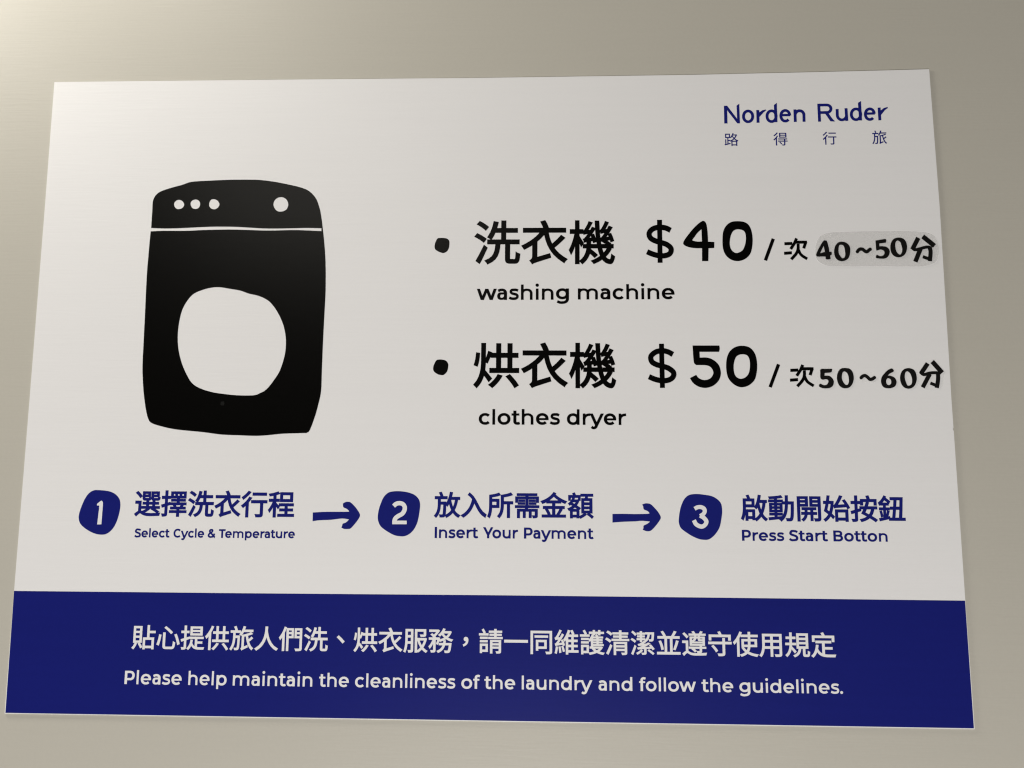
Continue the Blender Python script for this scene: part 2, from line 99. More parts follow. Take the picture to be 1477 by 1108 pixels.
  '請': '366,538 81,538 81,478 366,478;366,406 81,406 81,347 366,347;399,670 41,670 41,608 399,608;283,715 250,778 207,844 151,814 192,746 224,680;936,773 718,773 718,840 646,840 646,773 434,773 434,715 646,715 646,655 460,655 460,600 646,600 646,534 408,534 408,476 959,476 959,534 718,534 718,600 922,600 922,655 718,655 718,715 936,715;827,360 827,289 554,289 554,360;897,417 484,417 484,-78 554,-78 554,109 827,109 827,0 826,-9 824,-11 817,-14 802,-15 711,-15 725,-46 733,-77 789,-77 833,-74 850,-72 864,-67 875,-61 884,-53 890,-43 894,-31 897,0;827,235 827,162 554,162 554,235;372,273 81,273 81,-67 144,-67 144,-19 372,-19;307,210 307,44 144,44 144,210',
  '護': '361,538 82,538 82,478 361,478;361,406 82,406 82,347 361,347;395,670 41,670 41,608 395,608;286,715 252,778 209,844 152,814 194,746 218,700 226,680;362,273 81,273 81,-67 146,-67 146,-19 362,-19;297,210 297,44 146,44 146,210;806,156 789,139 752,108 731,93 685,67 640,94 619,108 583,139 567,156;973,-20 897,-6 859,2 788,24 754,36 786,57 815,80 843,105 868,131 890,160 909,191 866,214 853,211 416,211 416,156 530,156 498,145 514,125 551,87 572,70 617,37 579,24 501,2 461,-7 380,-21 399,-50 413,-81 507,-62 553,-50 598,-36 642,-20 684,-2 722,-19 761,-35 802,-49 844,-61 887,-72 931,-80 949,-49;960,776 821,776 821,840 754,840 754,776 609,776 609,840 543,840 543,776 393,776 393,717 543,717 543,667 502,678 487,639 469,602 448,566 425,533 400,502 374,475 396,445 414,416 442,446 468,479 468,227 531,227 531,255 946,255 946,305 749,305 749,358 904,358 904,403 749,403 749,453 904,453 904,497 749,497 749,545 924,545 924,594 743,594 720,638 689,682 637,661 659,628 678,594 536,594 563,661 552,664 609,664 609,717 754,717 754,664 821,664 821,717 960,717;686,453 686,403 531,403 531,453;686,545 686,497 531,497 531,545;686,358 686,305 531,305 531,358',
  '貼': '218,134 147,151 134,116 118,81 100,48 79,17 57,-12 33,-37 65,-58 93,-81 118,-52 141,-20 164,16 184,54 202,94;443,-5 432,18 401,72 364,127 344,153 284,125 321,71 339,42 369,-14 379,-38;341,552 341,424 155,424 155,552;341,365 341,235 155,235 155,365;341,739 341,611 155,611 155,739;412,801 86,801 86,173 412,173;961,620 718,620 718,840 644,840 644,359 480,359 480,-80 551,-80 551,-33 839,-33 839,-76 912,-76 912,359 718,359 718,551 961,551;839,292 839,36 551,36 551,292',
  '路': '345,732 345,556 156,556 156,732;891,720 844,741 830,738 636,738 668,823 597,841 576,781 550,724 521,669 488,618 452,572 414,532 414,798 89,798 89,490 231,490 231,84 153,66 153,396 89,396 89,52 38,42 51,-31 438,64 431,131 299,100 299,279 405,279 425,254 441,229 501,258 501,-78 571,-78 571,-41 823,-41 823,-75 894,-75 894,256 926,241 948,275 973,304 929,323 887,344 848,368 810,394 776,422 743,452 774,491 802,532 829,575 852,621 873,669;823,218 823,25 571,25 571,218;797,672 783,642 752,584 734,556 695,504 675,529 639,579 623,605 596,655 605,672;845,283 546,283 598,318 624,337 674,379 697,402 742,359 766,339 818,301;650,454 616,421 579,391 542,364 503,339 464,317 424,298 424,346 299,346 299,490 414,490 414,522 443,500 467,477 514,530 558,592 600,523',
  '遵': '265,638 247,661 200,712 119,788 64,749 90,724 143,670 190,617 207,594;940,747 764,747 790,785 816,826 746,842 721,795 690,747 501,747 541,760 535,773 517,802 484,845 421,825 450,786 473,747 301,747 301,692 519,692 519,635 337,635 337,309 718,309 718,251 296,251 296,196 440,196 404,170 471,114 509,76 523,59 576,100 563,115 528,148 468,196 718,196 718,100 717,91 712,87 694,86 605,87 617,60 626,33 681,33 724,36 755,42 766,47 775,53 781,60 785,70 787,83 788,196 951,196 951,251 788,251 788,309 904,309 904,635 712,635 712,692 940,692;837,401 837,356 402,356 402,401;837,487 837,445 402,445 402,587 515,587 509,569 499,552 485,535 466,519 441,505 410,492 432,476 453,457 491,474 521,493 543,515 559,538 569,562 575,587 653,587 654,529 659,512 668,500 682,492 703,488 730,487;837,587 837,538 834,535 824,534 728,534 716,537 714,541 712,553 712,587;653,692 653,635 578,635 578,692;971,26 913,20 780,12 643,8 528,7 480,9 436,14 395,21 359,32 327,47 273,81 253,92 253,479 45,479 45,409 181,409 181,87 160,77 115,50 92,32 47,-7 94,-73 143,-20 167,1 189,17 209,28 227,32 238,30 250,24 314,-16 348,-32 385,-44 427,-52 473,-58 523,-60 579,-61 770,-58 949,-51 950,-39 957,-12',
  '選': '928,79 900,99 832,141 793,162 714,202 666,166 704,147 777,105 839,63 864,43;574,176 510,199 485,178 456,158 424,139 390,121 320,89 339,75 374,43 409,61 480,103 514,127 546,151;278,644 259,669 208,726 148,781 118,806 61,765 121,711 149,681 176,651 198,623 216,597;909,414 767,414 767,486 698,486 698,414 535,414 535,486 467,486 467,414 331,414 331,356 467,356 467,262 291,262 291,204 948,204 948,262 767,262 767,356 909,356;698,356 698,262 535,262 535,356;525,747 525,681 382,681 382,747;588,799 321,799 321,581 323,553 329,532 340,518 356,508 380,503 412,502 539,502 563,504 581,509 595,519 605,534 612,555 616,583 588,593 563,605 559,573 555,564 550,558 542,556 420,555 396,557 389,560 385,565 382,582 382,629 588,629;853,747 853,681 707,681 707,747;917,799 645,799 645,582 647,554 653,532 665,518 682,508 707,503 740,502 874,502 898,504 917,509 931,519 941,535 948,557 953,587 924,596 899,608 895,574 891,565 885,559 877,556 747,555 722,557 714,560 710,565 708,572 707,582 707,629 917,629;965,22 912,17 791,10 665,6 554,7 506,9 462,14 421,21 384,32 350,47 278,89 265,96 251,100 251,456 56,456 56,386 179,386 179,87 157,76 112,48 88,30 42,-9 95,-72 147,-18 172,4 195,22 217,33 237,37 249,35 263,29 335,-14 371,-30 410,-42 453,-51 499,-57 550,-60 605,-61 718,-60 944,-51 952,-14',
  '金': '356,62 346,89 317,150 280,213 260,242 198,218 217,188 253,123 281,60 291,34;804,215 733,243 719,213 684,148 646,84 628,57 685,33 704,58 744,118;972,522 894,550 815,587 738,630 665,677 599,729 544,782 569,818 499,849 444,777 377,712 300,653 214,601 124,557 30,522 59,489 82,453 163,486 241,526 241,470 458,470 458,334 113,334 113,265 458,265 458,18 68,18 68,-51 934,-51 934,18 537,18 537,265 888,265 888,334 537,334 537,470 758,470 758,533 839,491 919,457 943,491;746,540 266,540 309,567 351,596 392,627 430,659 467,693 501,729 536,695 574,661 615,629 657,597 701,568',
  '鈕': '134,262 125,292 76,279 93,216 100,183 110,119 113,92 165,108 162,135 150,197;398,286 342,304 322,211 297,120 342,104 360,159;894,787 461,787 461,718 599,718 587,584 572,443 457,443 457,371 564,371 541,197 518,43 411,43 407,96 270,67 270,346 408,346 408,411 270,411 270,521 376,521 376,585 131,585 188,651 239,723 329,653 381,607 402,586 437,647 390,689 363,711 303,756 272,778 294,820 236,846 210,798 180,751 146,706 109,665 70,628 31,596 49,558 63,521 112,565 112,521 209,521 209,411 58,411 58,346 209,346 209,55 46,22 63,-46 403,34 403,-27 963,-27 963,43 838,43 849,151 869,403;816,718 799,443 642,443 672,718;793,371 778,197 762,43 590,43 612,196 634,371',
  '開': '566,335 566,226 426,226 426,335;748,397 251,397 251,335 360,335 360,226 233,226 233,162 358,162 353,131 343,98 327,63 306,30 276,-2 239,-30 266,-52 289,-76 332,-40 365,0 390,42 407,85 418,126 424,162 566,162 566,-61 633,-61 633,162 769,162 769,226 633,226 633,335 748,335;383,605 383,518 163,518 163,605;383,740 383,658 163,658 163,740;842,605 842,517 614,517 614,605;842,740 842,658 614,658 614,740;916,797 543,797 543,459 842,459 842,11 838,1 834,-1 821,-4 697,-3 712,-41 720,-78 816,-76 860,-70 877,-65 890,-58 900,-48 907,-36 912,-21 915,-4 916,17;454,797 89,797 89,-81 163,-81 163,460 454,460',
  '需': '409,571 194,571 194,521 409,521;410,466 172,466 172,416 410,416;830,466 585,466 585,415 830,415;806,571 585,571 585,521 806,521;925,681 533,681 533,740 865,740 865,800 134,800 134,740 461,740 461,681 76,681 76,490 144,490 144,626 461,626 461,389 533,389 533,626 855,626 855,490 925,490;938,356 65,356 65,295 453,295 432,224 143,224 143,-78 214,-78 214,162 362,162 362,-72 431,-72 431,162 584,162 584,-72 653,-72 653,162 809,162 808,-12 804,-16 788,-17 710,-17 724,-48 734,-80 783,-80 822,-76 837,-73 862,-62 870,-55 876,-46 880,-35 881,-21 882,224 504,224 531,295 938,295',
  '額': '850,415 850,322 615,322 615,415;850,265 850,169 615,169 615,265;850,567 850,475 615,475 615,567;705,45 654,92 629,71 565,27 531,7 463,-29 497,-85 531,-68 604,-26 674,21;963,-30 941,-10 886,34 796,96 756,48 815,6 845,-17 899,-63 919,-83;485,744 317,744 274,840 215,817 245,744 62,744 62,575 119,575 119,682 425,682 425,575 485,575;438,554 400,582 388,579 242,579 266,637 205,648 191,613 173,577 151,542 123,508 92,476 55,446 77,423 95,396 118,415 158,455 176,476 208,520 354,520 343,500 319,463 305,445 276,412 195,459 152,413 227,367 197,344 166,323 134,303 101,286 67,270 33,257 55,228 72,195 123,218 123,-76 188,-76 188,-44 368,-44 368,-75 436,-75 436,227 442,223 487,278 443,308 332,378 373,431 391,460 409,490 424,521;368,168 368,17 188,17 188,168;434,229 144,229 193,258 216,275 263,311 285,330 367,276;954,792 516,792 516,727 697,727 678,629 547,629 547,108 922,108 922,629 741,629 768,727 954,727',
  '，': '320,181 308,204 291,221 270,231 245,235 225,233 207,227 192,217 180,203 172,185 169,163 172,141 179,124 191,110 206,100 224,94 244,92 261,94 255,61 243,32 225,6 201,-17 171,-37 135,-54 157,-107 206,-85 249,-56 283,-20 308,21 324,68 330,120 328,153',
 },
 'l': {
  'w': '930,539 925,540 793,540 790,539 669,192 534,539 529,540 393,540 389,535 253,192 249,199 130,539 129,540 -7,540 -9,539 177,3 181,0 317,0 320,3 461,357 465,350 601,1 741,0 743,3',
  'g': '650,536 649,540 513,540 512,512 509,508 469,527 440,536 405,543 369,547 333,548 297,546 265,541 229,531 197,518 169,504 137,481 117,463 96,440 73,404 58,368 50,340 46,308 46,264 51,224 59,196 71,168 93,133 117,105 145,81 169,64 197,50 233,36 265,27 297,22 333,20 369,21 405,25 439,32 469,41 509,60 512,56 512,48 511,24 504,-4 497,-20 485,-38 473,-50 449,-65 421,-76 401,-80 377,-84 345,-85 317,-91 257,-86 237,-82 217,-75 129,-33 77,-140 78,-144 163,-184 201,-196 237,-203 329,-211 365,-203 421,-198 449,-192 481,-183 505,-174 533,-160 558,-144 581,-125 601,-104 620,-76 633,-48 643,-20 649,16 650,48;496,328 501,304 502,284 501,264 496,240 485,212 473,193 449,170 421,153 401,146 361,139 337,138 297,143 273,150 245,164 229,176 217,188 198,216 190,236 186,252 183,272 183,296 187,320 198,352 217,380 229,392 257,411 277,420 313,428 337,430 361,429 385,426 417,416 434,408 449,398 464,384 483,360 491,344',
  'a': '494,403 473,447 455,471 429,495 395,518 364,531 331,541 283,548 255,548 207,545 179,540 143,528 70,495 67,491 119,383 195,419 211,424 235,428 279,429 299,425 311,421 327,413 335,407 347,395 355,384 363,363 359,361 195,360 163,354 151,350 123,337 87,307 66,275 60,263 49,227 45,183 49,135 60,99 66,87 87,55 115,31 127,23 159,9 191,2 227,1 287,2 319,7 347,14 363,20 367,19 367,3 371,0 503,0 505,3 505,331 502,371;367,263 367,180 358,155 351,143 343,133 319,114 303,107 271,99 251,97 223,98 215,102 207,109 199,119 191,135 185,155 183,183 185,207 191,227 198,243 207,253 215,260 221,263 235,265 363,265',
  's': '477,501 425,527 405,535 385,541 341,548 301,549 217,546 169,539 145,533 122,521 113,515 98,501 80,477 69,453 61,429 56,405 56,381 61,357 72,333 86,313 100,297 117,283 133,272 157,258 197,244 277,222 337,208 353,201 361,195 369,184 374,169 373,161 369,149 362,137 353,129 345,125 321,118 301,114 245,109 205,111 153,120 125,129 69,156 65,153 19,53 21,50 81,21 125,5 149,0 193,-6 245,-9 317,-3 369,9 393,18 413,29 438,49 457,73 470,97 478,117 483,137 486,165 484,189 479,213 471,233 461,252 445,273 425,293 393,312 369,321 301,338 229,358 201,367 177,384 169,393 169,397 178,417 183,421 193,424 225,428 301,431 333,430 365,425 381,418 425,396 429,399',
  'h': '614,387 595,429 575,456 551,479 515,504 483,519 451,530 407,538 367,541 323,540 283,535 251,527 207,510 204,515 204,739 203,741 199,742 87,742 84,739 84,3 87,0 91,0 199,0 203,1 204,3 204,319 208,347 214,363 225,383 235,395 251,409 267,419 287,427 307,433 331,436 363,437 391,435 415,430 435,423 455,412 471,400 482,387 493,371 499,355 504,335 506,307 507,2 511,0 623,0 626,3 626,7 626,311 623,351',
  'i': '203,539 202,540 86,540 85,539 84,3 86,0 198,0 202,0 204,3;217,735 210,750 202,762 193,771 181,779 166,785 154,787 138,788 122,785 107,779 95,771 84,759 76,747 71,735 68,719 68,703 71,691 75,679 82,667 93,655 106,646 118,640 134,637 150,636 166,639 178,644 190,651 202,662 211,675 216,687 220,703 220,719',
  'n': '614,387 595,429 575,456 551,479 515,504 483,519 451,530 407,538 367,541 323,540 283,535 251,527 207,510 204,515 204,539 203,540 87,540 85,539 84,3 87,0 91,0 199,0 203,1 204,3 204,319 208,347 214,363 225,383 235,395 251,409 267,419 287,427 307,433 331,436 363,437 391,435 415,430 435,423 455,412 471,400 482,387 493,371 499,355 504,335 506,307 507,2 511,0 623,0 626,3 626,7 626,311 623,351',
  'm': '1005,387 987,427 967,455 939,483 911,502 879,518 843,531 807,538 767,541 723,540 683,535 651,527 615,513 587,497 551,467 547,469 532,483 507,501 475,518 439,530 403,537 359,541 315,540 283,536 243,526 207,512 204,515 204,539 203,540 87,540 84,535 84,3 87,0 91,0 199,0 203,1 204,3 204,319 208,347 213,363 223,383 235,397 247,408 263,419 283,427 303,433 327,436 355,437 383,435 403,430 423,423 439,414 455,402 467,388 475,375 484,355 488,335 490,307 491,2 495,0 607,0 610,3 610,7 610,319 614,347 619,363 629,383 639,395 655,409 671,420 687,427 707,432 731,436 763,437 787,435 811,430 831,422 847,413 859,403 874,387 881,375 890,355 894,335 896,307 896,3 899,0 903,0 1015,1 1016,3 1016,311 1013,351',
  'e': '618,362 601,402 585,430 562,458 531,487 503,506 471,522 439,534 407,542 363,547 327,548 287,545 252,538 223,529 183,511 155,493 127,470 98,438 80,410 66,382 53,342 46,298 45,258 48,226 58,182 74,142 90,114 111,86 143,56 171,36 203,19 235,7 267,-1 311,-7 347,-8 383,-6 419,0 451,10 487,25 515,42 544,66 543,70 463,161 459,160 438,142 420,130 403,121 387,116 367,112 343,110 319,111 299,114 279,120 263,127 247,136 231,149 219,162 207,178 197,198 190,218 195,220 627,220 628,222 631,246 632,286 627,326;486,326 490,310 487,308 191,308 187,310 193,334 202,354 212,370 223,382 239,398 255,409 271,417 287,423 307,427 331,430 355,429 379,426 411,415 431,404 455,382 467,366 479,346',
  'c': '555,470 527,494 501,510 469,525 437,536 405,543 365,547 329,548 293,545 261,539 229,530 197,517 169,502 137,478 113,455 93,430 72,394 59,362 51,330 46,290 46,250 49,218 59,178 74,142 90,114 112,86 141,59 165,41 197,23 228,10 257,2 297,-6 329,-8 369,-7 405,-3 437,4 469,15 497,28 533,50 555,70 473,161 469,164 445,142 417,125 397,118 361,111 333,110 313,112 293,116 261,129 245,139 231,150 217,165 208,178 197,198 191,214 186,234 183,258 183,282 186,306 191,326 199,346 208,362 217,375 231,390 245,401 261,411 293,424 313,428 337,430 377,427 401,421 429,409 445,398 469,376 473,379',
  'l': '204,739 203,741 199,742 91,742 87,742 84,739 84,3 87,0 199,0 203,1 204,3',
  'o': '636,346 625,378 609,410 587,442 565,467 541,487 505,510 477,524 445,535 405,544 373,547 333,548 297,545 265,540 229,530 197,516 169,501 141,481 117,458 91,426 74,398 60,366 50,326 46,290 45,254 51,210 59,178 72,146 94,110 113,86 141,59 169,39 197,24 229,10 261,1 301,-6 337,-8 373,-7 409,-3 441,4 480,18 509,32 537,50 565,73 585,95 609,129 623,158 634,190 643,230 645,270 643,302;501,318 506,294 507,270 506,246 501,222 489,190 476,170 453,145 437,134 405,119 385,114 365,111 337,110 297,116 277,122 261,129 245,139 220,162 206,182 191,214 186,234 184,254 183,282 186,306 191,326 197,342 208,362 220,378 232,390 245,401 261,411 281,419 317,428 361,429 385,426 421,415 437,406 453,395 476,370 489,350',
  't': '374,529 373,530 237,530 234,533 234,661 233,665 97,665 96,533 93,530 13,530 11,529 11,437 93,436 96,433 96,153 99,121 106,93 124,61 146,37 173,18 201,6 225,0 253,-4 333,-6 349,-3 412,21 413,25 370,133 369,134 317,114 269,114 257,116 245,122 237,133 235,145 234,433 237,436 241,436 374,437',
  'd': '646,739 645,741 641,742 529,742 526,739 525,492 497,509 469,523 433,536 401,543 365,547 329,548 293,546 257,539 225,530 193,516 169,503 133,475 112,455 90,427 72,395 61,367 50,327 46,291 45,255 50,211 60,175 73,143 89,115 114,83 137,61 165,40 197,22 225,10 257,1 297,-6 329,-8 365,-7 401,-3 437,5 469,17 497,31 525,48 526,3 529,0 645,1;488,319 493,295 494,267 493,247 489,227 482,203 465,171 453,156 428,135 409,124 377,114 353,111 313,112 293,115 277,121 257,130 229,151 209,175 198,195 191,215 187,231 183,259 183,283 186,303 191,327 205,359 219,379 231,391 245,403 273,418 293,425 333,430 357,429 377,426 409,416 429,405 441,396 454,383 474,355 483,335',
  'r': '437,543 435,545 395,544 359,541 323,536 291,528 259,517 231,505 207,492 204,495 204,535 203,540 87,540 85,539 84,339 81,327 77,299 84,295 84,3 87,0 199,0 203,1 204,3 204,275 205,279 211,279 213,283 217,307 228,339 238,355 259,379 275,392 291,402 311,412 331,420 355,426 403,432 435,433 438,435',
  'y': '658,537 655,540 651,540 515,539 315,130 311,133 131,537 127,540 -13,539 -14,537 237,-27 223,-59 215,-73 199,-87 183,-94 171,-95 159,-92 111,-54 35,-147 35,-151 67,-178 95,-196 123,-207 147,-212 171,-213 195,-212 215,-209 243,-201 271,-187 291,-173 312,-155 328,-135 342,-111',
  'S': '570,645 499,678 459,691 411,701 343,709 251,714 223,713 195,710 156,697 122,673 99,649 79,621 66,597 55,572 45,541 42,509 44,477 53,449 68,421 95,392 115,376 143,361 175,348 259,321 371,281 395,271 414,261 431,247 444,225 450,201 450,177 444,157 438,145 431,136 419,130 387,122 359,117 279,109 235,107 203,110 179,117 151,135 91,181 87,178 17,81 16,77 87,24 119,6 151,-5 179,-11 207,-14 239,-15 295,-12 375,-4 439,7 471,16 499,27 525,45 534,53 554,77 571,106 582,137 587,161 589,185 587,217 580,249 570,277 551,309 535,329 513,349 479,371 419,395 303,437 223,463 207,470 195,477 187,486 181,497 180,509 184,529 200,561 219,585 227,590 235,591 267,591 335,587 371,583 403,578 447,564 519,531 522,537',
  'C': '670,622 640,646 604,667 556,688 516,699 472,706 428,709 384,708 332,700 292,690 252,675 212,653 178,630 147,602 113,562 92,528 72,486 59,446 51,402 48,350 51,298 58,258 72,214 93,170 116,134 144,101 180,69 213,46 252,25 292,10 332,0 384,-8 428,-9 472,-6 516,1 556,12 604,33 640,54 670,78 592,176 588,175 560,153 535,138 512,127 488,119 456,113 424,111 396,112 364,117 336,124 308,137 288,148 268,163 247,182 228,206 214,230 201,258 193,286 188,314 186,350 188,386 193,414 201,442 213,470 228,494 247,518 268,537 288,552 308,563 336,576 364,583 396,588 424,589 456,587 488,581 512,573 536,562 560,547 588,525 592,524',
  '&': '667,311 662,314 546,347 542,345 519,259 514,246 374,387 372,391 406,416 431,439 448,459 465,483 479,511 488,535 493,555 495,587 491,619 477,651 459,675 439,691 426,697 402,704 358,707 318,706 274,703 230,694 200,683 173,663 154,639 142,619 132,595 126,571 123,547 124,523 128,499 138,471 150,448 168,423 179,411 177,407 145,387 116,363 97,343 78,319 57,287 44,259 34,223 31,195 32,167 39,131 52,99 68,75 78,63 98,46 126,28 154,14 182,3 210,-6 242,-11 290,-11 418,4 454,13 482,24 494,31 526,54 530,54 610,-21 614,-23 695,63 694,67 610,147 610,151 632,191 643,223;443,143 422,127 410,121 390,116 282,103 266,102 246,104 208,119 182,134 174,143 166,159 162,175 161,191 163,207 166,219 174,236 183,251 206,279 224,295 266,322 382,206;364,591 365,579 363,567 353,543 343,527 322,504 286,477 265,503 259,515 255,527 254,551 259,567 265,579 270,584 274,586 294,590 354,593 362,593',
  'T': '588,699 587,700 15,700 13,699 12,587 15,582 223,582 227,581 228,579 228,3 231,0 367,0 371,1 372,3 372,579 375,582 379,582 587,582 588,587',
  'p': '675,348 665,380 649,412 630,440 607,467 579,491 551,509 520,524 491,534 455,543 419,547 383,548 343,545 311,539 279,530 247,516 219,501 207,491 204,496 204,536 203,540 86,540 84,536 84,-192 87,-195 91,-195 199,-195 203,-194 204,-192 204,44 207,49 219,39 251,22 279,10 311,1 351,-6 383,-8 419,-7 459,-2 487,4 519,16 555,33 579,49 605,72 630,100 649,128 665,160 676,196 683,232 685,272 683,308;541,320 545,296 547,268 543,228 536,204 519,172 507,156 482,136 463,124 431,114 407,111 387,110 363,112 331,120 311,129 283,150 262,176 251,196 240,232 237,256 237,284 239,304 245,328 259,360 271,377 295,400 311,411 327,418 347,425 363,428 387,430 427,427 447,422 463,416 483,404 507,384 519,369 529,352',
  'u': '621,539 619,540 507,540 502,539 502,255 499,251 494,251 492,247 492,219 490,199 485,183 477,167 467,152 455,141 441,131 427,124 407,117 387,112 359,110 331,111 307,114 287,119 271,126 255,135 241,147 230,159 223,171 216,187 211,207 209,235 208,539 207,540 75,540 72,539 71,231 74,191 85,147 100,115 123,82 151,55 183,33 211,18 243,7 283,-3 323,-7 367,-8 403,-5 447,3 479,13 499,23 502,19 502,3 507,0 619,0 622,3 622,163 626,179 631,219 630,251 622,255',
  'I': '229,699 228,700 88,700 86,699 85,3 88,0 224,0 228,1 229,3',
  'Y': '678,699 677,700 525,700 521,698 333,360 329,358 138,699 137,700 -15,700 -18,699 253,210 258,207 259,203 259,3 261,1 397,0 401,2 401,203 408,211',
  'P': '645,535 626,579 607,607 580,636 544,662 516,676 480,688 440,696 384,700 88,700 86,699 85,3 88,0 228,1 229,3 229,199 229,203 232,205 400,204 444,207 480,215 516,227 548,243 580,267 606,295 625,323 646,371 654,407 657,451 654,495;509,499 513,479 515,451 513,423 509,403 501,383 492,367 481,355 467,343 453,335 436,328 420,324 400,322 232,323 229,327 229,579 232,582 380,582 420,579 436,575 452,569 468,560 482,547 492,535 500,523',
  'B': '649,559 625,607 592,642 552,668 504,685 460,695 412,698 232,698 228,700 88,700 86,699 85,3 88,0 392,0 420,-2 472,1 520,11 564,26 603,47 638,75 666,111 681,147 686,163 691,207 685,259 668,303 640,340 602,371 600,375 628,405 649,451 656,503;548,231 551,207 548,187 540,167 532,155 520,144 504,134 480,125 452,119 420,116 396,118 230,119 229,307 229,311 232,312 388,311 392,303 393,303 452,298 480,292 504,283 522,271 534,259 542,247;513,527 515,503 513,483 506,467 497,455 484,444 464,435 440,428 404,425 232,426 229,431 229,579 232,584 404,584 440,581 464,575 484,565 496,555 506,543',
  'f': '391,723 337,743 289,750 249,748 221,743 181,730 155,715 132,695 122,683 105,655 94,615 91,583 90,531 13,530 10,527 10,439 13,436 89,436 91,431 91,3 93,1 225,0 229,2 230,435 233,436 345,436 349,437 350,439 350,527 349,529 230,531 229,575 231,599 237,613 245,622 257,628 269,631 281,632 301,628 353,611',
  '.': '175,91 170,103 162,116 152,127 138,136 126,142 110,145 94,146 78,143 62,136 50,128 40,119 32,107 26,95 22,79 22,63 24,47 31,31 39,19 50,8 62,0 74,-6 90,-9 106,-10 122,-7 138,0 150,8 161,19 169,31 174,43 178,59 178,75',
 },
 's': {
  'lN': '359,480 357,484 237,385 243,-261 241,-268 -208,390 -213,391 -354,392 -362,-475 -359,-480 -221,-482 -219,-477 -216,173 -215,176 239,-479 243,-483 357,-484 362,-481',
  'lo': '274,-54 279,-5 278,43 270,97 256,145 236,190 207,234 175,267 135,296 94,315 58,326 17,330 -33,327 -79,316 -120,296 -161,268 -191,238 -220,201 -244,157 -263,104 -275,51 -279,3 -278,-46 -270,-99 -253,-153 -235,-192 -211,-227 -176,-265 -136,-295 -100,-313 -60,-325 -10,-330 40,-325 77,-316 114,-300 156,-272 194,-235 221,-198 242,-160 263,-107;125,-105 112,-129 96,-151 76,-172 59,-184 40,-193 13,-201 -6,-203 -28,-200 -51,-193 -69,-184 -87,-170 -108,-145 -121,-125 -132,-101 -142,-67 -147,-33 -147,6 -144,40 -138,69 -126,102 -113,127 -96,151 -78,170 -56,186 -38,195 -15,201 8,202 31,200 49,194 71,182 89,168 107,148 122,123 133,99 142,65 147,36 148,-3 145,-37 137,-71',
  'lr': '218,320 214,323 62,287 58,285 -92,180 -91,298 -92,302 -219,301 -221,300 -230,-320 -228,-323 -101,-321 -99,-317 -95,-38 -90,-37 99,177 230,283',
  'ld': '262,-256 270,-217 275,-164 274,-111 268,-67 264,-52 267,486 266,491 139,391 135,386 133,139 129,136 98,152 57,164 12,168 -29,165 -80,152 -117,135 -149,113 -159,105 -192,72 -217,37 -241,-6 -259,-55 -270,-103 -275,-161 -274,-209 -266,-263 -252,-311 -234,-350 -206,-394 -178,-424 -134,-457 -99,-475 -63,-486 -13,-491 33,-488 74,-478 115,-459 129,-450 134,-454 256,-456 261,-454;123,-263 111,-287 90,-316 75,-332 56,-346 33,-357 15,-362 -4,-364 -31,-361 -49,-356 -66,-346 -89,-329 -102,-313 -118,-289 -131,-260 -139,-231 -144,-197 -145,-163 -141,-124 -134,-90 -123,-61 -109,-34 -91,-9 -72,11 -53,24 -34,33 -11,39 7,40 25,39 48,32 70,20 88,6 103,-11 118,-35 132,-70 132,-239',
  'le': '267,64 260,103 247,147 230,186 212,215 184,251 153,279 127,296 86,314 50,323 19,326 -27,324 -59,317 -91,305 -130,283 -161,258 -187,231 -215,192 -233,158 -248,120 -261,72 -268,28 -269,-10 -267,-64 -260,-102 -249,-141 -230,-185 -207,-222 -186,-249 -159,-274 -124,-298 -84,-315 -53,-323 -21,-326 25,-324 57,-318 89,-306 126,-286 162,-258 183,-234 182,-229 100,-144 95,-142 74,-165 58,-179 44,-187 25,-195 7,-199 -11,-199 -25,-198 -43,-193 -61,-184 -77,-173 -91,-158 -104,-141 -116,-119 -125,-97 -133,-70 -137,-41 -138,-27 -136,-22 223,-22 227,-17 229,18 265,22 269,26;123,87 -118,87 -121,89 -116,104 -106,123 -93,143 -77,161 -61,176 -41,188 -27,193 -9,198 9,199 27,197 45,192 59,185 76,173 90,159 105,139 116,120 127,91',
  'ln': '271,37 270,66 262,109 249,148 232,183 208,217 180,246 146,271 107,291 76,301 58,305 13,309 -24,307 -46,303 -88,290 -106,282 -134,267 -136,270 -136,304 -137,306 -142,307 -264,304 -267,301 -271,-309 -143,-305 -142,-300 -139,28 -128,71 -120,91 -108,110 -95,127 -76,143 -57,155 -34,164 -16,168 7,170 30,168 52,162 70,155 88,144 105,127 118,111 130,87 136,68 141,34 133,-299 136,-304 259,-304 263,-301',
  'lR': '380,-420 268,-291 122,-50 125,-47 158,-34 188,-17 218,6 233,20 257,50 269,69 279,88 291,122 297,146 302,185 301,224 298,246 292,267 280,301 269,321 248,351 235,365 209,388 174,410 143,423 125,428 62,439 -246,439 -251,443 -255,444 -378,439 -380,437 -380,-438 -377,-443 -254,-438 -250,-435 -250,-68 -250,-64 -246,-60 -38,-60 -34,-62 189,-427 193,-430 373,-444 375,-439;158,134 149,119 142,109 128,95 104,80 86,73 72,70 49,67 -250,67 -250,309 -247,312 -243,312 38,312 79,307 101,301 123,289 136,279 153,260 163,240 170,216 172,196 170,172 164,148',
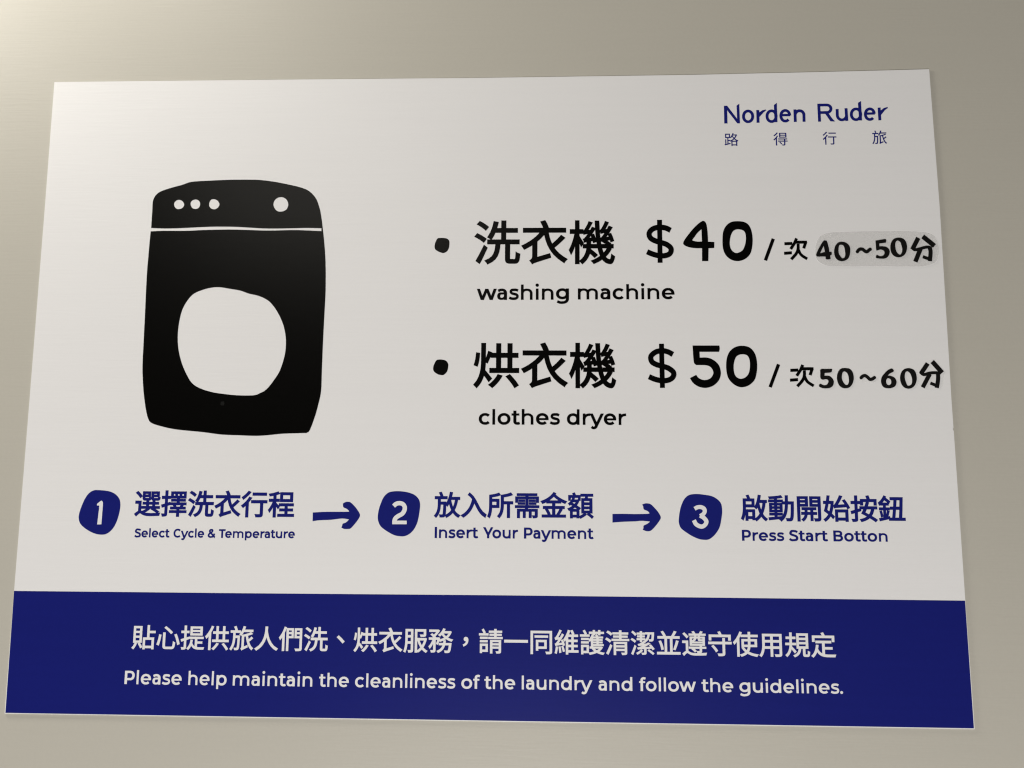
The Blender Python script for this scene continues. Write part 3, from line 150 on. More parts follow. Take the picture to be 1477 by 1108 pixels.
  'lu': '269,313 267,318 143,312 140,310 144,-57 142,-66 132,-93 121,-114 104,-138 89,-155 70,-169 51,-180 28,-188 5,-191 -17,-191 -44,-186 -66,-177 -84,-166 -101,-150 -116,-130 -127,-111 -137,-87 -145,-58 -148,-29 -142,276 -143,279 -270,278 -272,273 -278,-17 -275,-65 -267,-109 -253,-153 -233,-191 -220,-211 -195,-240 -162,-270 -126,-291 -90,-306 -68,-312 -46,-316 -10,-318 13,-317 54,-311 95,-298 116,-288 146,-270 148,-274 148,-308 153,-310 271,-303 275,-303 278,-300',
  'ldd': '260,-271 273,-218 279,-160 278,-107 271,-59 260,-20 259,483 257,488 126,403 122,398 125,146 122,144 100,154 60,165 15,169 -26,166 -76,154 -113,137 -151,112 -191,74 -217,39 -242,-5 -260,-51 -272,-99 -279,-162 -278,-210 -271,-258 -258,-307 -240,-346 -208,-394 -177,-427 -142,-453 -99,-473 -59,-484 -18,-488 27,-485 68,-475 109,-458 128,-446 130,-447 132,-458 136,-460 253,-462 258,-462 261,-459;111,-288 94,-310 75,-329 52,-345 34,-354 15,-359 -12,-361 -34,-359 -52,-353 -74,-342 -91,-328 -109,-309 -124,-285 -135,-260 -144,-226 -149,-193 -149,-154 -145,-120 -138,-91 -125,-58 -109,-29 -95,-10 -76,9 -55,24 -32,35 -9,40 9,42 31,40 53,33 75,22 93,7 110,-12 123,-32 127,-42 128,-254',
  'lee': '178,-229 97,-144 93,-141 72,-164 55,-178 41,-186 23,-194 5,-198 -14,-199 -27,-197 -45,-192 -62,-184 -75,-174 -92,-157 -103,-143 -114,-123 -125,-99 -131,-75 -136,-46 -137,-27 -135,-24 221,-22 226,-17 228,23 264,28 268,30 265,69 258,113 246,151 228,191 207,224 186,250 156,278 121,300 86,315 50,323 19,325 -22,323 -58,314 -91,302 -128,280 -161,253 -186,225 -210,192 -231,153 -246,115 -259,67 -265,28 -268,-20 -265,-63 -259,-102 -245,-150 -231,-184 -213,-216 -183,-253 -157,-276 -127,-296 -87,-314 -56,-322 -20,-325 20,-323 52,-316 89,-303 127,-281 154,-260 179,-233;123,86 -111,84 -116,84 -119,89 -113,103 -100,127 -87,146 -71,164 -57,176 -38,187 -24,193 -11,196 8,198 26,197 43,193 61,185 77,173 91,159 104,143 115,124 128,90',
  'lrr': '221,324 57,278 -99,158 -101,159 -103,164 -104,302 -231,296 -233,291 -230,-321 -229,-324 -102,-317 -101,-313 -102,-39 -100,-26 -100,-53 -97,-56 91,174 233,284',
  'dollar1': '633,-499 641,-448 643,-429 641,-369 631,-318 623,-295 601,-249 567,-201 524,-155 480,-118 435,-84 387,-52 338,-25 285,-2 232,18 125,52 121,56 124,531 126,534 171,527 211,518 247,508 282,496 344,465 455,404 459,408 569,629 569,634 422,715 368,739 323,754 270,769 216,781 127,795 126,796 127,1026 123,1027 -102,1026 -104,1023 -105,789 -111,787 -174,775 -228,762 -294,739 -354,710 -400,681 -450,641 -491,602 -527,559 -567,499 -588,453 -594,434 -605,383 -607,327 -606,309 -598,253 -584,201 -566,157 -534,99 -492,49 -453,14 -409,-17 -364,-44 -320,-68 -271,-91 -222,-112 -174,-128 -111,-146 -113,-539 -115,-542 -119,-542 -159,-532 -204,-520 -288,-492 -368,-460 -536,-380 -540,-379 -643,-610 -639,-614 -470,-694 -422,-715 -373,-733 -271,-767 -173,-792 -120,-803 -115,-806 -116,-1024 -115,-1027 112,-1026 113,-1021 115,-828 116,-825 201,-820 250,-812 299,-802 353,-787 398,-771 457,-744 506,-712 552,-669 590,-614 617,-554;-110,122 -115,123 -137,130 -173,146 -204,161 -272,199 -301,220 -323,240 -332,251 -340,266 -351,293 -356,311 -359,335 -359,348 -356,362 -350,376 -337,395 -314,423 -288,448 -261,469 -233,487 -202,501 -165,513 -111,526 -107,523 -109,123;374,-492 362,-506 341,-520 314,-532 283,-543 211,-561 175,-566 135,-569 117,-568 120,-216 191,-240 231,-258 261,-275 292,-295 326,-321 354,-344 376,-367 390,-386 394,-395 396,-404 396,-423 392,-446 386,-469',
  'big4': '429,75 427,190 425,302 421,404 415,497 408,582 400,659 390,726 380,780 368,824 355,860 339,890 319,917 296,939 271,954 245,962 219,962 193,954 165,941 132,921 94,897 53,867 8,831 -41,788 -94,738 -152,682 -212,620 -271,556 -331,485 -392,409 -451,334 -503,266 -547,207 -586,155 -620,107 -648,63 -672,21 -692,-16 -706,-51 -713,-83 -716,-111 -712,-135 -702,-158 -682,-182 -653,-207 -615,-231 -569,-255 -516,-276 -457,-295 -390,-311 -317,-325 -238,-336 -150,-343 -54,-346 45,-348 142,-351 126,-960 416,-962 444,-353 702,-343 716,-53 431,-39;139,553 145,-25 93,-27 41,-30 -11,-32 -62,-29 -115,-22 -171,-11 -220,1 -257,13 -278,23 -288,32 -289,43 -284,60 -271,82 -251,108 -225,139 -197,176 -165,221 -130,274 -92,328 -51,379 -7,424 41,468 90,510',
  'big0': '-61,951 -124,946 -185,936 -244,918 -305,892 -364,859 -421,818 -473,768 -522,708 -567,638 -607,561 -639,477 -661,384 -676,282 -685,176 -690,69 -694,-41 -694,-154 -689,-265 -675,-367 -654,-458 -625,-541 -589,-617 -546,-687 -494,-749 -434,-805 -369,-853 -301,-891 -230,-919 -153,-939 -75,-950 3,-951 82,-940 162,-920 240,-891 312,-855 378,-810 440,-758 495,-699 542,-636 578,-572 606,-504 627,-430 647,-348 664,-254 679,-150 689,-44 694,58 693,157 688,255 677,349 663,437 645,519 623,596 596,666 561,729 517,785 467,834 409,874 343,907 266,929 178,942 89,948 9,951;-4,559 50,561 110,556 168,545 219,528 261,506 299,479 330,444 354,399 371,340 381,269 384,193 384,119 379,46 368,-28 353,-102 335,-171 313,-238 287,-304 258,-364 227,-414 192,-454 153,-485 113,-509 72,-529 31,-546 -11,-559 -54,-566 -96,-562 -139,-548 -183,-524 -224,-493 -260,-457 -289,-414 -314,-365 -334,-310 -348,-253 -357,-193 -359,-128 -357,-60 -351,8 -341,81 -326,158 -307,233 -286,299 -263,355 -237,405 -207,449 -174,485 -137,514 -96,535 -51,551',
  'slash1': '257,481 134,530 132,528 -260,-478 -258,-481 -136,-530 -131,-528 260,476',
  'ci1': '516,272 529,309 529,314 519,318 520,384 79,387 75,391 112,469 108,474 5,523 1,517 -98,305 -153,222 -156,227 -157,232 -156,324 -157,329 -494,318 -496,313 -497,197 -496,193 -494,191 -171,201 -168,199 -272,44 -273,39 -176,-29 -172,-25 2,235 13,258 16,260 378,258 381,255 380,250 310,58 312,53 421,14 424,20 509,254 516,259;525,-413 457,-367 384,-321 324,-278 269,-225 232,-164 206,-98 170,8 177,59 179,118 179,234 174,238 59,235 57,230 57,115 56,64 49,18 45,14 44,9 46,4 37,-32 21,-78 -2,-129 -33,-180 -77,-238 -135,-302 -262,-439 -179,-521 -175,-523 -50,-390 11,-322 64,-253 103,-189 108,-178 113,-181 133,-229 178,-302 241,-366 318,-422 395,-471 464,-517 529,-417;-189,-118 -190,-113 -193,-112 -525,-136 -529,-138 -525,-260 -521,-262 -189,-239 -186,-237',
  'dollar2': '639,-456 648,-402 647,-345 645,-327 632,-278 622,-256 593,-207 556,-162 508,-117 461,-79 409,-43 361,-13 310,14 257,35 205,52 118,77 113,79 113,552 115,555 154,547 189,537 224,526 259,512 294,495 411,429 445,410 450,409 566,627 408,715 352,742 308,759 221,786 168,798 114,808 113,812 113,1014 111,1016 -113,1012 -114,1010 -114,804 -117,800 -152,794 -214,780 -272,761 -325,738 -378,708 -427,675 -481,631 -526,587 -562,543 -572,527 -597,483 -603,465 -618,411 -622,348 -615,277 -602,223 -584,174 -553,116 -522,77 -512,67 -475,35 -431,6 -383,-20 -340,-40 -292,-62 -244,-80 -192,-96 -113,-117 -112,-543 -114,-547 -118,-547 -183,-532 -275,-507 -318,-491 -405,-454 -544,-389 -548,-389 -648,-609 -647,-614 -458,-701 -406,-722 -358,-739 -301,-756 -245,-771 -188,-784 -114,-797 -111,-801 -110,-1015 -106,-1016 108,-1011 113,-1011 114,-1009 114,-814 116,-810 191,-802 244,-793 292,-781 345,-763 389,-744 442,-716 487,-687 522,-658 535,-646 563,-615 573,-602 598,-562 625,-504;-117,140 -126,143 -165,155 -200,168 -274,203 -303,218 -326,233 -344,250 -352,259 -361,276 -369,299 -376,326 -379,352 -377,375 -374,384 -367,398 -349,420 -322,446 -291,472 -255,496 -219,516 -188,530 -153,541 -118,549 -113,549 -113,142;387,-446 379,-460 365,-475 347,-490 325,-504 294,-520 263,-534 232,-544 197,-554 162,-560 127,-563 118,-564 114,-561 114,-184 117,-180 169,-197 208,-213 239,-228 274,-251 312,-277 351,-308 380,-335 395,-353 403,-366 406,-375 406,-389 403,-406 397,-424',
  'big5': '-541,794 -535,611 -528,443 -520,313 -514,235 -507,193 -498,169 -486,145 -469,120 -449,103 -427,88 -406,72 -291,71 -172,71 -60,68 33,60 103,46 157,28 200,5 239,-24 275,-63 305,-109 328,-158 344,-203 353,-243 356,-281 352,-319 339,-359 317,-405 286,-453 248,-500 208,-537 164,-565 113,-585 62,-600 15,-609 -28,-614 -69,-613 -109,-608 -149,-598 -191,-583 -234,-564 -275,-541 -311,-514 -342,-483 -368,-448 -392,-411 -417,-375 -480,-407 -546,-441 -606,-472 -651,-497 -675,-514 -685,-524 -689,-532 -696,-542 -665,-594 -637,-647 -605,-699 -564,-748 -513,-795 -455,-841 -391,-882 -322,-915 -246,-940 -164,-959 -79,-970 5,-971 89,-960 175,-939 258,-909 335,-871 408,-823 476,-765 538,-702 588,-638 627,-571 656,-500 676,-428 689,-360 696,-294 694,-231 687,-169 675,-109 660,-50 641,7 616,62 583,115 540,168 487,221 430,270 369,311 307,346 241,374 171,397 98,413 19,420 -64,419 -148,416 -232,413 -236,677 643,675 652,710 662,745 670,779 675,815 675,853 672,891 667,929 663,967 -548,971',
  'bigO': '-61,943 -139,929 -215,907 -286,876 -354,837 -418,788 -477,731 -529,669 -571,601 -606,527 -635,447 -659,361 -677,269 -689,171 -696,70 -698,-30 -695,-131 -687,-234 -674,-333 -655,-420 -632,-494 -603,-557 -569,-614 -527,-671 -475,-728 -416,-785 -352,-835 -288,-876 -223,-907 -156,-931 -88,-945 -17,-949 57,-942 135,-926 212,-900 285,-866 355,-821 424,-767 486,-707 538,-644 576,-581 604,-516 626,-445 646,-366 665,-277 681,-179 692,-77 698,23 698,124 693,226 683,324 668,414 649,494 624,567 594,633 558,695 514,753 465,807 409,854 345,892 271,919 187,937 101,947 18,949;33,556 88,555 147,548 203,534 250,511 286,478 314,437 336,388 353,331 366,264 372,187 374,106 370,24 362,-61 349,-150 330,-236 304,-310 270,-372 229,-425 182,-469 134,-505 82,-532 25,-551 -32,-561 -86,-560 -138,-546 -189,-522 -236,-488 -274,-449 -302,-403 -323,-349 -338,-290 -349,-226 -356,-154 -359,-76 -357,4 -350,81 -337,156 -320,231 -298,301 -275,361 -251,407 -226,444 -196,475 -161,500 -119,522 -71,540 -19,551',
  'slash2': '264,490 143,537 141,535 -266,-485 -267,-490 -264,-491 -145,-537 -141,-535 267,486',
  'ci2': '519,273 532,308 532,313 521,317 523,380 519,381 78,382 75,384 77,389 113,464 107,468 6,515 1,511 -101,296 -154,218 -157,221 -157,226 -157,318 -158,323 -496,311 -499,306 -499,191 -497,186 -172,197 -170,195 -274,40 -271,36 -177,-29 -173,-25 2,233 12,252 16,257 379,257 383,256 310,57 420,18 425,20 512,255 518,260;460,-358 384,-312 322,-268 272,-220 236,-163 206,-93 171,9 178,62 180,119 179,234 175,236 58,231 57,230 57,115 56,66 49,20 49,18 43,13 46,4 36,-35 20,-79 -1,-123 -33,-176 -78,-234 -137,-299 -263,-431 -260,-436 -176,-515 -50,-382 13,-313 65,-247 103,-185 110,-171 132,-221 178,-294 242,-357 320,-412 395,-459 462,-502 466,-505 468,-502 531,-406;-190,-114 -194,-111 -527,-136 -532,-140 -527,-259 -524,-260 -190,-235 -187,-233',
  'icon': '-4026,3752 -3847,3742 -3663,3734 -3468,3729 -3253,3730 -3025,3735 -2796,3741 -2579,3748 -2380,3755 -2192,3764 -2007,3773 -1820,3780 -1636,3787 -1456,3793 -1268,3798 -1061,3799 -816,3797 -546,3793 -280,3786 -48,3778 134,3768 285,3757 427,3745 586,3734 767,3722 957,3709 1152,3697 1344,3689 1525,3684 1699,3682 1885,3682 2100,3682 2365,3686 2666,3691 2966,3696 3230,3699 3442,3696 3625,3691 3795,3685 3971,3679 3975,3538 3665,3556 3354,3574 3043,3590 2731,3600 2409,3601 2081,3594 1763,3587 1475,3585 1230,3590 1017,3598 812,3608 591,3618 353,3628 109,3638 -147,3647 -421,3652 -728,3652 -1061,3649 -1390,3643 -1685,3637 -1930,3629 -2144,3620 -2350,3611 -2571,3606 -2825,3606 -3095,3609 -3358,3613 -3588,3614 -3774,3611 -3929,3606 -4073,3599 -4223,3594 -4230,3359 -4238,3130 -4245,2891 -4251,2628 -4258,2345 -4266,2047 -4271,1720 -4272,1349 -4268,903 -4259,398 -4249,-105 -4240,-548 -4235,-908 -4231,-1221 -4228,-1510 -4224,-1799 -4220,-2090 -4218,-2374 -4213,-2649 -4202,-2916 -4184,-3174 -4160,-3425 -4133,-3667 -4102,-3901 -4068,-4132 -4029,-4357 -3988,-4569 -3949,-4758 -3910,-4924 -3872,-5071 -3833,-5199 -3790,-5306 -3752,-5387 -3716,-5445 -3667,-5491 -3591,-5536 -3477,-5584 -3335,-5628 -3180,-5668 -3026,-5706 -2889,-5739 -2757,-5769 -2604,-5797 -2404,-5826 -2130,-5856 -1802,-5886 -1467,-5916 -1170,-5945 -928,-5975 -716,-6004 -514,-6031 -308,-6053 -90,-6067 129,-6075 344,-6081 549,-6087 744,-6095 931,-6103 1110,-6109 1282,-6110 1442,-6106 1593,-6097 1740,-6086 1889,-6073 2038,-6059 2184,-6042 2335,-6026 2495,-6013 2676,-6003 2872,-5997 3061,-5992 3223,-5988 3346,-5983 3443,-5980 3531,-5978 3623,-5975 3657,-5953 3689,-5938 3724,-5909 3764,-5843 3813,-5725 3868,-5571 3923,-5402 3973,-5241 4016,-5090 4054,-4939 4090,-4787 4122,-4636 4153,-4493 4182,-4356 4206,-4207 4223,-4029 4231,-3817 4230,-3580 4227,-3323 4226,-3053 4227,-2764 4229,-2455 4230,-2137 4233,-1823 4237,-1514 4242,-1204 4247,-894 4253,-583 4259,-271 4266,41 4272,354 4272,668 4267,992 4257,1322 4245,1641 4230,1930 4213,2182 4194,2407 4172,2616 4150,2821 4126,3023 4101,3216 4075,3404 4049,3589 4022,3776 3994,3963 3965,4139 3937,4297 3910,4428 3885,4539 3856,4642 3821,4750 3782,4865 3739,4981 3687,5095 3616,5205 3530,5311 3431,5414 3311,5512 3160,5599 2964,5675 2732,5743 2490,5802 2265,5856 2064,5903 1873,5943 1686,5977 1498,6008 1318,6036 1146,6060 959,6079 732,6095 446,6104 119,6109 -221,6110 -542,6108 -848,6102 -1151,6092 -1436,6080 -1688,6068 -1901,6060 -2083,6052 -2242,6042 -2389,6024 -2513,5996 -2613,5962 -2711,5924 -2829,5884 -2976,5843 -3140,5800 -3305,5754 -3458,5707 -3598,5662 -3733,5616 -3855,5565 -3958,5503 -4040,5431 -4106,5351 -4156,5260 -4192,5152 -4212,5027 -4214,4887 -4210,4733 -4207,4566 -4208,4380 -4208,4177 -4208,3967 -4208,3762;-784,860 -662,848 -535,828 -407,804 -279,781 -151,761 -23,740 104,718 226,690 341,655 452,614 561,573 670,536 781,510 891,489 1001,466 1111,433 1226,390 1342,339 1455,281 1557,217 1646,147 1725,71 1798,-11 1869,-98 1937,-189 2002,-287 2064,-387 2121,-487 2174,-586 2224,-687 2270,-788 2311,-886 2346,-980 2375,-1071 2401,-1163 2425,-1260 2447,-1363 2466,-1470 2481,-1580 2492,-1694 2498,-1814 2499,-1938 2496,-2064 2487,-2189 2472,-2312 2451,-2435 2426,-2558 2396,-2681 2362,-2806 2325,-2931 2282,-3054 2232,-3172 2173,-3285 2107,-3394 2037,-3499 1967,-3601 1896,-3701 1824,-3799 1750,-3889 1676,-3967 1602,-4027 1527,-4075 1452,-4114 1377,-4149 1312,-4182 1254,-4209 1181,-4231 1075,-4247 919,-4255 727,-4256 524,-4253 338,-4246 176,-4236 22,-4222 -128,-4204 -279,-4185 -436,-4165 -593,-4144 -749,-4119 -900,-4087 -1050,-4048 -1200,-4003 -1341,-3954 -1465,-3903 -1569,-3853 -1658,-3802 -1737,-3746 -1811,-3682 -1878,-3612 -1936,-3537 -1992,-3452 -2052,-3350 -2121,-3229 -2195,-3091 -2267,-2944 -2332,-2795 -2389,-2645 -2442,-2490 -2489,-2333 -2529,-2176 -2561,-2021 -2585,-1866 -2603,-1710 -2615,-1554 -2620,-1399 -2620,-1243 -2613,-1087 -2601,-930 -2584,-769 -2561,-606 -2533,-447 -2499,-304 -2461,-179 -2417,-68 -2368,35 -2311,136 -2247,239 -2176,340 -2100,433 -2019,513 -1934,574 -1845,622 -1751,662 -1653,700 -1550,738 -1441,772 -1331,801 -1221,824 -1113,842 -1007,855 -898,861;-2678,4903 -2682,4863 -2696,4823 -2716,4785 -2739,4754 -2766,4729 -2798,4708 -2834,4693 -2871,4684 -2912,4680 -2956,4681 -3000,4688 -3038,4703 -3071,4725 -3101,4755 -3126,4790 -3145,4826 -3158,4864 -3167,4905 -3168,4946 -3162,4985 -3145,5021 -3119,5057 -3088,5089 -3055,5113 -3018,5128 -2978,5137 -2936,5139 -2896,5134 -2858,5123 -2820,5105 -2785,5082 -2754,5054 -2727,5021 -2704,4983 -2686,4942;-1903,4908 -1907,4866 -1919,4822 -1936,4780 -1958,4747 -1984,4721 -2015,4701 -2049,4687 -2084,4679 -2123,4678 -2166,4683 -2208,4694 -2244,4711 -2276,4734 -2304,4763 -2327,4797 -2346,4833 -2359,4873 -2368,4917 -2371,4962 -2366,5001 -2351,5035 -2327,5066 -2297,5092 -2265,5113 -2229,5129 -2189,5140 -2147,5145 -2107,5143 -2068,5134 -2029,5118 -1994,5096 -1964,5069 -1940,5035 -1921,4994 -1908,4951;-971,4899 -974,4859 -988,4819 -1009,4780 -1033,4746 -1063,4716 -1098,4689 -1137,4667 -1176,4655 -1218,4652 -1262,4657 -1305,4670 -1344,4688 -1380,4712 -1413,4744 -1441,4781 -1460,4819 -1470,4860 -1473,4905 -1469,4951 -1461,4993 -1446,5034 -1427,5074 -1401,5109 -1371,5134 -1334,5149 -1290,5156 -1244,5155 -1202,5148 -1161,5134 -1122,5113 -1085,5086 -1053,5056 -1024,5021 -999,4981 -979,4940;2343,4854 2338,4791 2320,4727 2294,4667 2261,4617 2221,4580 2172,4551 2118,4530 2063,4517 2006,4510 1944,4510 1884,4519 1829,4540 1778,4577 1729,4627 1688,4684 1658,4741 1640,4800 1631,4864 1633,4927 1645,4985 1669,5040 1705,5094 1749,5141 1796,5177 1850,5202 1911,5218 1974,5223 2033,5219 2091,5203 2148,5177 2201,5142 2245,5100 2282,5047 2312,4984 2334,4918',
  'bullet1': '-186,356 -204,347 -217,334 -230,318 -246,298 -261,274 -275,247 -288,220 -300,192 -311,163 -321,132 -330,100 -337,63 -344,23 -348,-16 -350,-51 -348,-82 -344,-109 -338,-134 -329,-157 -317,-178 -303,-197 -287,-215 -266,-233 -240,-251 -211,-269 -179,-286 -147,-302 -114,-317 -80,-331 -46,-343 -14,-352 13,-359 38,-364 63,-366 89,-364 118,-356 148,-345 178,-330 205,-312 230,-290 253,-265 274,-237 292,-207 306,-176 318,-143 327,-108 334,-72 341,-31 345,12 348,55 350,94 350,129 348,160 344,189 338,215 328,238 315,258 301,275 285,291 270,305 254,317 235,328 211,337 181,345 146,352 107,357 63,361 10,364 -52,366 -111,366 -157,363',
  'bullet2': '-167,347 -189,336 -207,320 -225,300 -244,272 -263,239 -280,203 -295,169 -308,140 -319,111 -329,83 -337,53 -343,21 -347,-13 -350,-46 -349,-77 -345,-105 -339,-132 -330,-156 -318,-179 -304,-199 -288,-216 -269,-233 -245,-251 -216,-272 -182,-294 -146,-315 -114,-331 -88,-341 -64,-346 -40,-350 -13,-353 18,-357 52,-362 85,-364 116,-360 144,-350 170,-334 194,-315 216,-295 237,-276 255,-255 272,-233 287,-209 300,-182 311,-154 320,-124 329,-93 336,-58 341,-19 346,18 348,52 350,81 350,106 347,130 342,154 334,178 324,203 311,226 295,248 278,269 259,288 236,306 208,321 170,334 126,346 79,355 34,361 -12,364 -58,364 -102,361 -139,355',
  'arrow1': '-1070,-267 -996,-256 -925,-244 -848,-233 -755,-224 -641,-217 -512,-212 -376,-207 -244,-199 -112,-185 23,-166 152,-149 265,-140 358,-143 436,-153 507,-166 582,-178 546,-215 511,-253 476,-289 441,-317 405,-335 367,-345 333,-354 306,-368 291,-388 284,-412 281,-436 275,-459 267,-481 260,-502 252,-522 244,-543 277,-558 309,-575 343,-590 382,-600 430,-605 486,-606 540,-603 586,-599 617,-595 639,-589 659,-578 686,-557 724,-521 766,-475 810,-424 851,-373 891,-324 930,-273 967,-222 999,-173 1026,-126 1051,-80 1069,-35 1075,11 1067,56 1046,101 1019,147 988,194 954,243 914,295 872,346 829,394 785,440 738,487 693,528 654,560 623,580 599,592 576,597 550,601 518,605 484,606 448,603 413,596 380,583 346,564 313,544 279,525 283,483 286,441 292,400 309,366 343,340 388,320 435,303 474,283 503,261 527,238 548,215 571,192 568,184 580,175 564,168 478,161 284,158 13,156 -273,154 -512,150 -683,144 -820,136 -944,128 -1075,120',
  'arrow2': '-1069,-238 -951,-229 -834,-219 -715,-210 -595,-203 -469,-197 -337,-192 -211,-188 -97,-184 -3,-176 78,-167 154,-160 235,-157 322,-161 411,-169 501,-179 590,-188 560,-213 529,-239 498,-264 464,-287 423,-309 378,-329 335,-349 305,-370 293,-394 293,-420 296,-445 295,-468 289,-489 280,-507 270,-524 261,-542 294,-558 326,-574 358,-588 392,-599 429,-606 468,-609 506,-610 541,-606 571,-601 598,-593 626,-579 658,-556 697,-522 740,-479 784,-431 826,-384 867,-335 908,-285 946,-235 979,-186 1010,-140 1040,-96 1061,-52 1069,-5 1059,47 1034,102 1003,157 971,208 938,256 902,302 864,346 825,389 784,434 742,479 700,520 662,553 631,574 605,587 578,596 547,602 508,607 465,610 421,609 381,604 345,595 312,581 280,566 247,551 260,536 272,523 285,507 296,485 301,454 304,416 310,377 326,345 360,323 405,306 452,290 491,272 519,249 540,224 560,199 580,173 559,167 544,160 516,154 456,148 347,144 205,141 51,138 -92,137 -221,138 -346,141 -469,143 -590,145 -710,143 -829,141 -946,138 -1064,136',
  'badge1': '-367,974 -418,952 -467,924 -514,888 -560,843 -605,790 -647,732 -685,672 -719,608 -750,541 -778,471 -805,400 -832,328 -857,253 -880,179 -900,106 -917,35 -933,-35 -944,-102 -950,-164 -950,-220 -946,-271 -936,-319 -923,-366 -907,-413 -887,-458 -861,-502 -828,-546 -788,-588 -740,-631 -687,-672 -630,-713 -568,-754 -501,-794 -431,-833 -363,-868 -296,-898 -229,-925 -163,-948 -101,-967 -45,-981 8,-990 58,-996 110,-999 162,-1001 214,-1001 266,-997 317,-987 369,-970 420,-947 471,-919 519,-885 565,-845 610,-799 652,-748 691,-694 726,-637 758,-577 786,-513 813,-447 838,-378 860,-305 880,-230 898,-155 913,-76 927,6 938,86 946,160 950,228 950,291 947,351 941,408 932,462 921,513 905,562 881,611 846,661 802,712 754,760 705,802 654,837 600,867 544,892 487,914 431,933 374,948 315,960 250,970 178,979 99,987 20,992 -55,996 -124,999 -190,1001 -252,999 -311,990',
  'one': '131,-396 133,-260 134,-129 135,-12 137,90 138,181 139,260 139,325 138,373 137,405 135,428 130,450 125,469 118,484 109,496 99,506 88,517 77,529 62,534 39,528 1,504 -47,466 -94,426 -126,392 -139,368 -139,349 -135,331 -132,313 -111,314 -88,317 -67,317 -51,313 -39,311 -31,309 -26,295 -24,257 -25,185 -30,88 -37,-21 -43,-126 -48,-226 -54,-329 -59,-432 -65,-534 130,-529',
  'badge2': '-325,982 -389,971 -449,954 -507,927 -562,889 -614,841 -663,786 -706,726 -745,659 -778,586 -808,510 -835,435 -861,363 -883,292 -903,219 -919,146 -933,67 -944,-14 -950,-94 -952,-165 -948,-228 -938,-283 -924,-335 -906,-387 -885,-438 -861,-488 -830,-536 -788,-585 -731,-635 -662,-686 -588,-736 -512,-783 -434,-828 -352,-874 -270,-914 -192,-946 -119,-968 -49,-981 17,-990 79,-995 135,-999 185,-1000 233,-996 282,-987 333,-972 384,-953 434,-928 483,-898 530,-863 575,-823 619,-779 660,-732 697,-681 731,-627 762,-570 790,-510 816,-450 838,-388 857,-321 876,-244 894,-151 910,-45 925,61 936,155 944,232 950,300 952,362 949,421 942,479 932,533 916,584 893,632 863,679 826,722 785,763 743,799 701,829 658,855 611,877 560,898 503,918 440,935 375,951 309,964 243,976 176,985 107,992 36,997 -37,999 -113,1000 -187,997 -258,991',
  'two': '332,-358 330,-353 -108,-355 -113,-355 -114,-351 -109,-330 -99,-313 -83,-295 -49,-267 -1,-233 20,-220 116,-173 151,-152 185,-127 219,-92 244,-62 267,-27 284,3 298,33 313,72 323,106 329,132 334,175 333,218 330,249 324,279 310,317 295,348 273,382 253,408 226,435 199,456 155,481 124,493 88,503 53,510 18,514 -13,516 -53,514 -79,511 -105,506 -140,497 -175,484 -205,470 -236,452 -262,431 -335,362 -335,358 -204,222 -200,222 -131,288 -114,300 -98,307 -66,318 -31,323 -9,324 26,321 62,313 79,305 97,293 115,273 130,248 136,230 139,205 138,174 134,153 129,136 110,93 85,51 69,32 57,19 42,7 20,-6 -80,-55 -114,-76 -166,-113 -196,-137 -226,-163 -249,-189 -271,-219 -294,-266 -303,-301 -311,-352 -314,-356 -318,-357 -317,-400 -319,-413 -317,-417 -314,-516 333,-512 335,-508',
  'badge3': '-372,983 -422,973 -469,957 -515,935 -563,904 -609,866 -654,821 -696,769 -735,705 -772,632 -806,555 -835,482 -858,416 -877,352 -893,287 -907,219 -922,143 -935,61 -946,-18 -954,-88 -959,-145 -961,-193 -959,-238 -952,-284 -941,-335 -927,-385 -906,-435 -880,-480 -846,-521 -807,-557 -761,-593 -708,-632 -645,-677 -574,-725 -500,-773 -427,-815 -355,-853 -282,-888 -211,-919 -145,-944 -87,-963 -34,-977 18,-986 73,-992 132,-997 194,-999 256,-996 314,-984 367,-964 418,-936 466,-902 514,-864 562,-821 608,-773 653,-721 695,-667 734,-612 771,-554 804,-493 833,-427 857,-356 876,-280 893,-201 908,-122 924,-40 938,45 950,128 958,206 961,279 960,347 955,411 948,469 939,519 928,563 911,603 887,644 853,687 811,730 765,771 716,808 666,841 612,870 556,896 499,917 441,932 383,943 322,951 258,960 189,970 118,981 45,990 -28,996 -102,999 -177,999 -249,996 -315,990',
  'three': '361,-222 359,-184 355,-162 341,-124 323,-91 295,-53 272,-25 247,2 221,27 196,48 195,53 206,63 228,88 247,112 265,142 279,172 288,197 296,236 298,270 296,295 287,337 276,367 262,393 238,425 212,448 183,467 150,484 120,496 86,507 56,513 22,517 -12,518 -46,515 -80,511 -110,505 -145,495 -171,486 -201,470 -275,422 -277,420 -189,273 -185,275 -131,310 -107,324 -76,334 -34,341 5,342 39,336 73,324 90,316 102,307 110,298 115,290 119,277 121,260 121,252 117,235 111,222 94,196 73,176 56,164 -40,111 -40,107 -6,47 -7,43 -46,-21 -44,-25 58,-83 77,-96 92,-109 132,-149 151,-172 166,-193 173,-206 176,-214 175,-223 171,-235 154,-265 133,-291 120,-303 102,-316 76,-329 64,-333 42,-334 8,-326 -34,-311 -67,-295 -88,-282 -118,-258 -135,-237 -147,-216 -190,-112 -195,-110 -361,-187 -313,-301 -294,-335 -270,-369 -249,-391 -227,-411 -195,-435 -166,-453 -142,-465 -106,-482 -52,-502 -18,-510 12,-515 54,-518 93,-514 136,-501 174,-483 209,-462 235,-442 259,-421 288,-389 305,-366 321,-340 341,-302 353,-268',
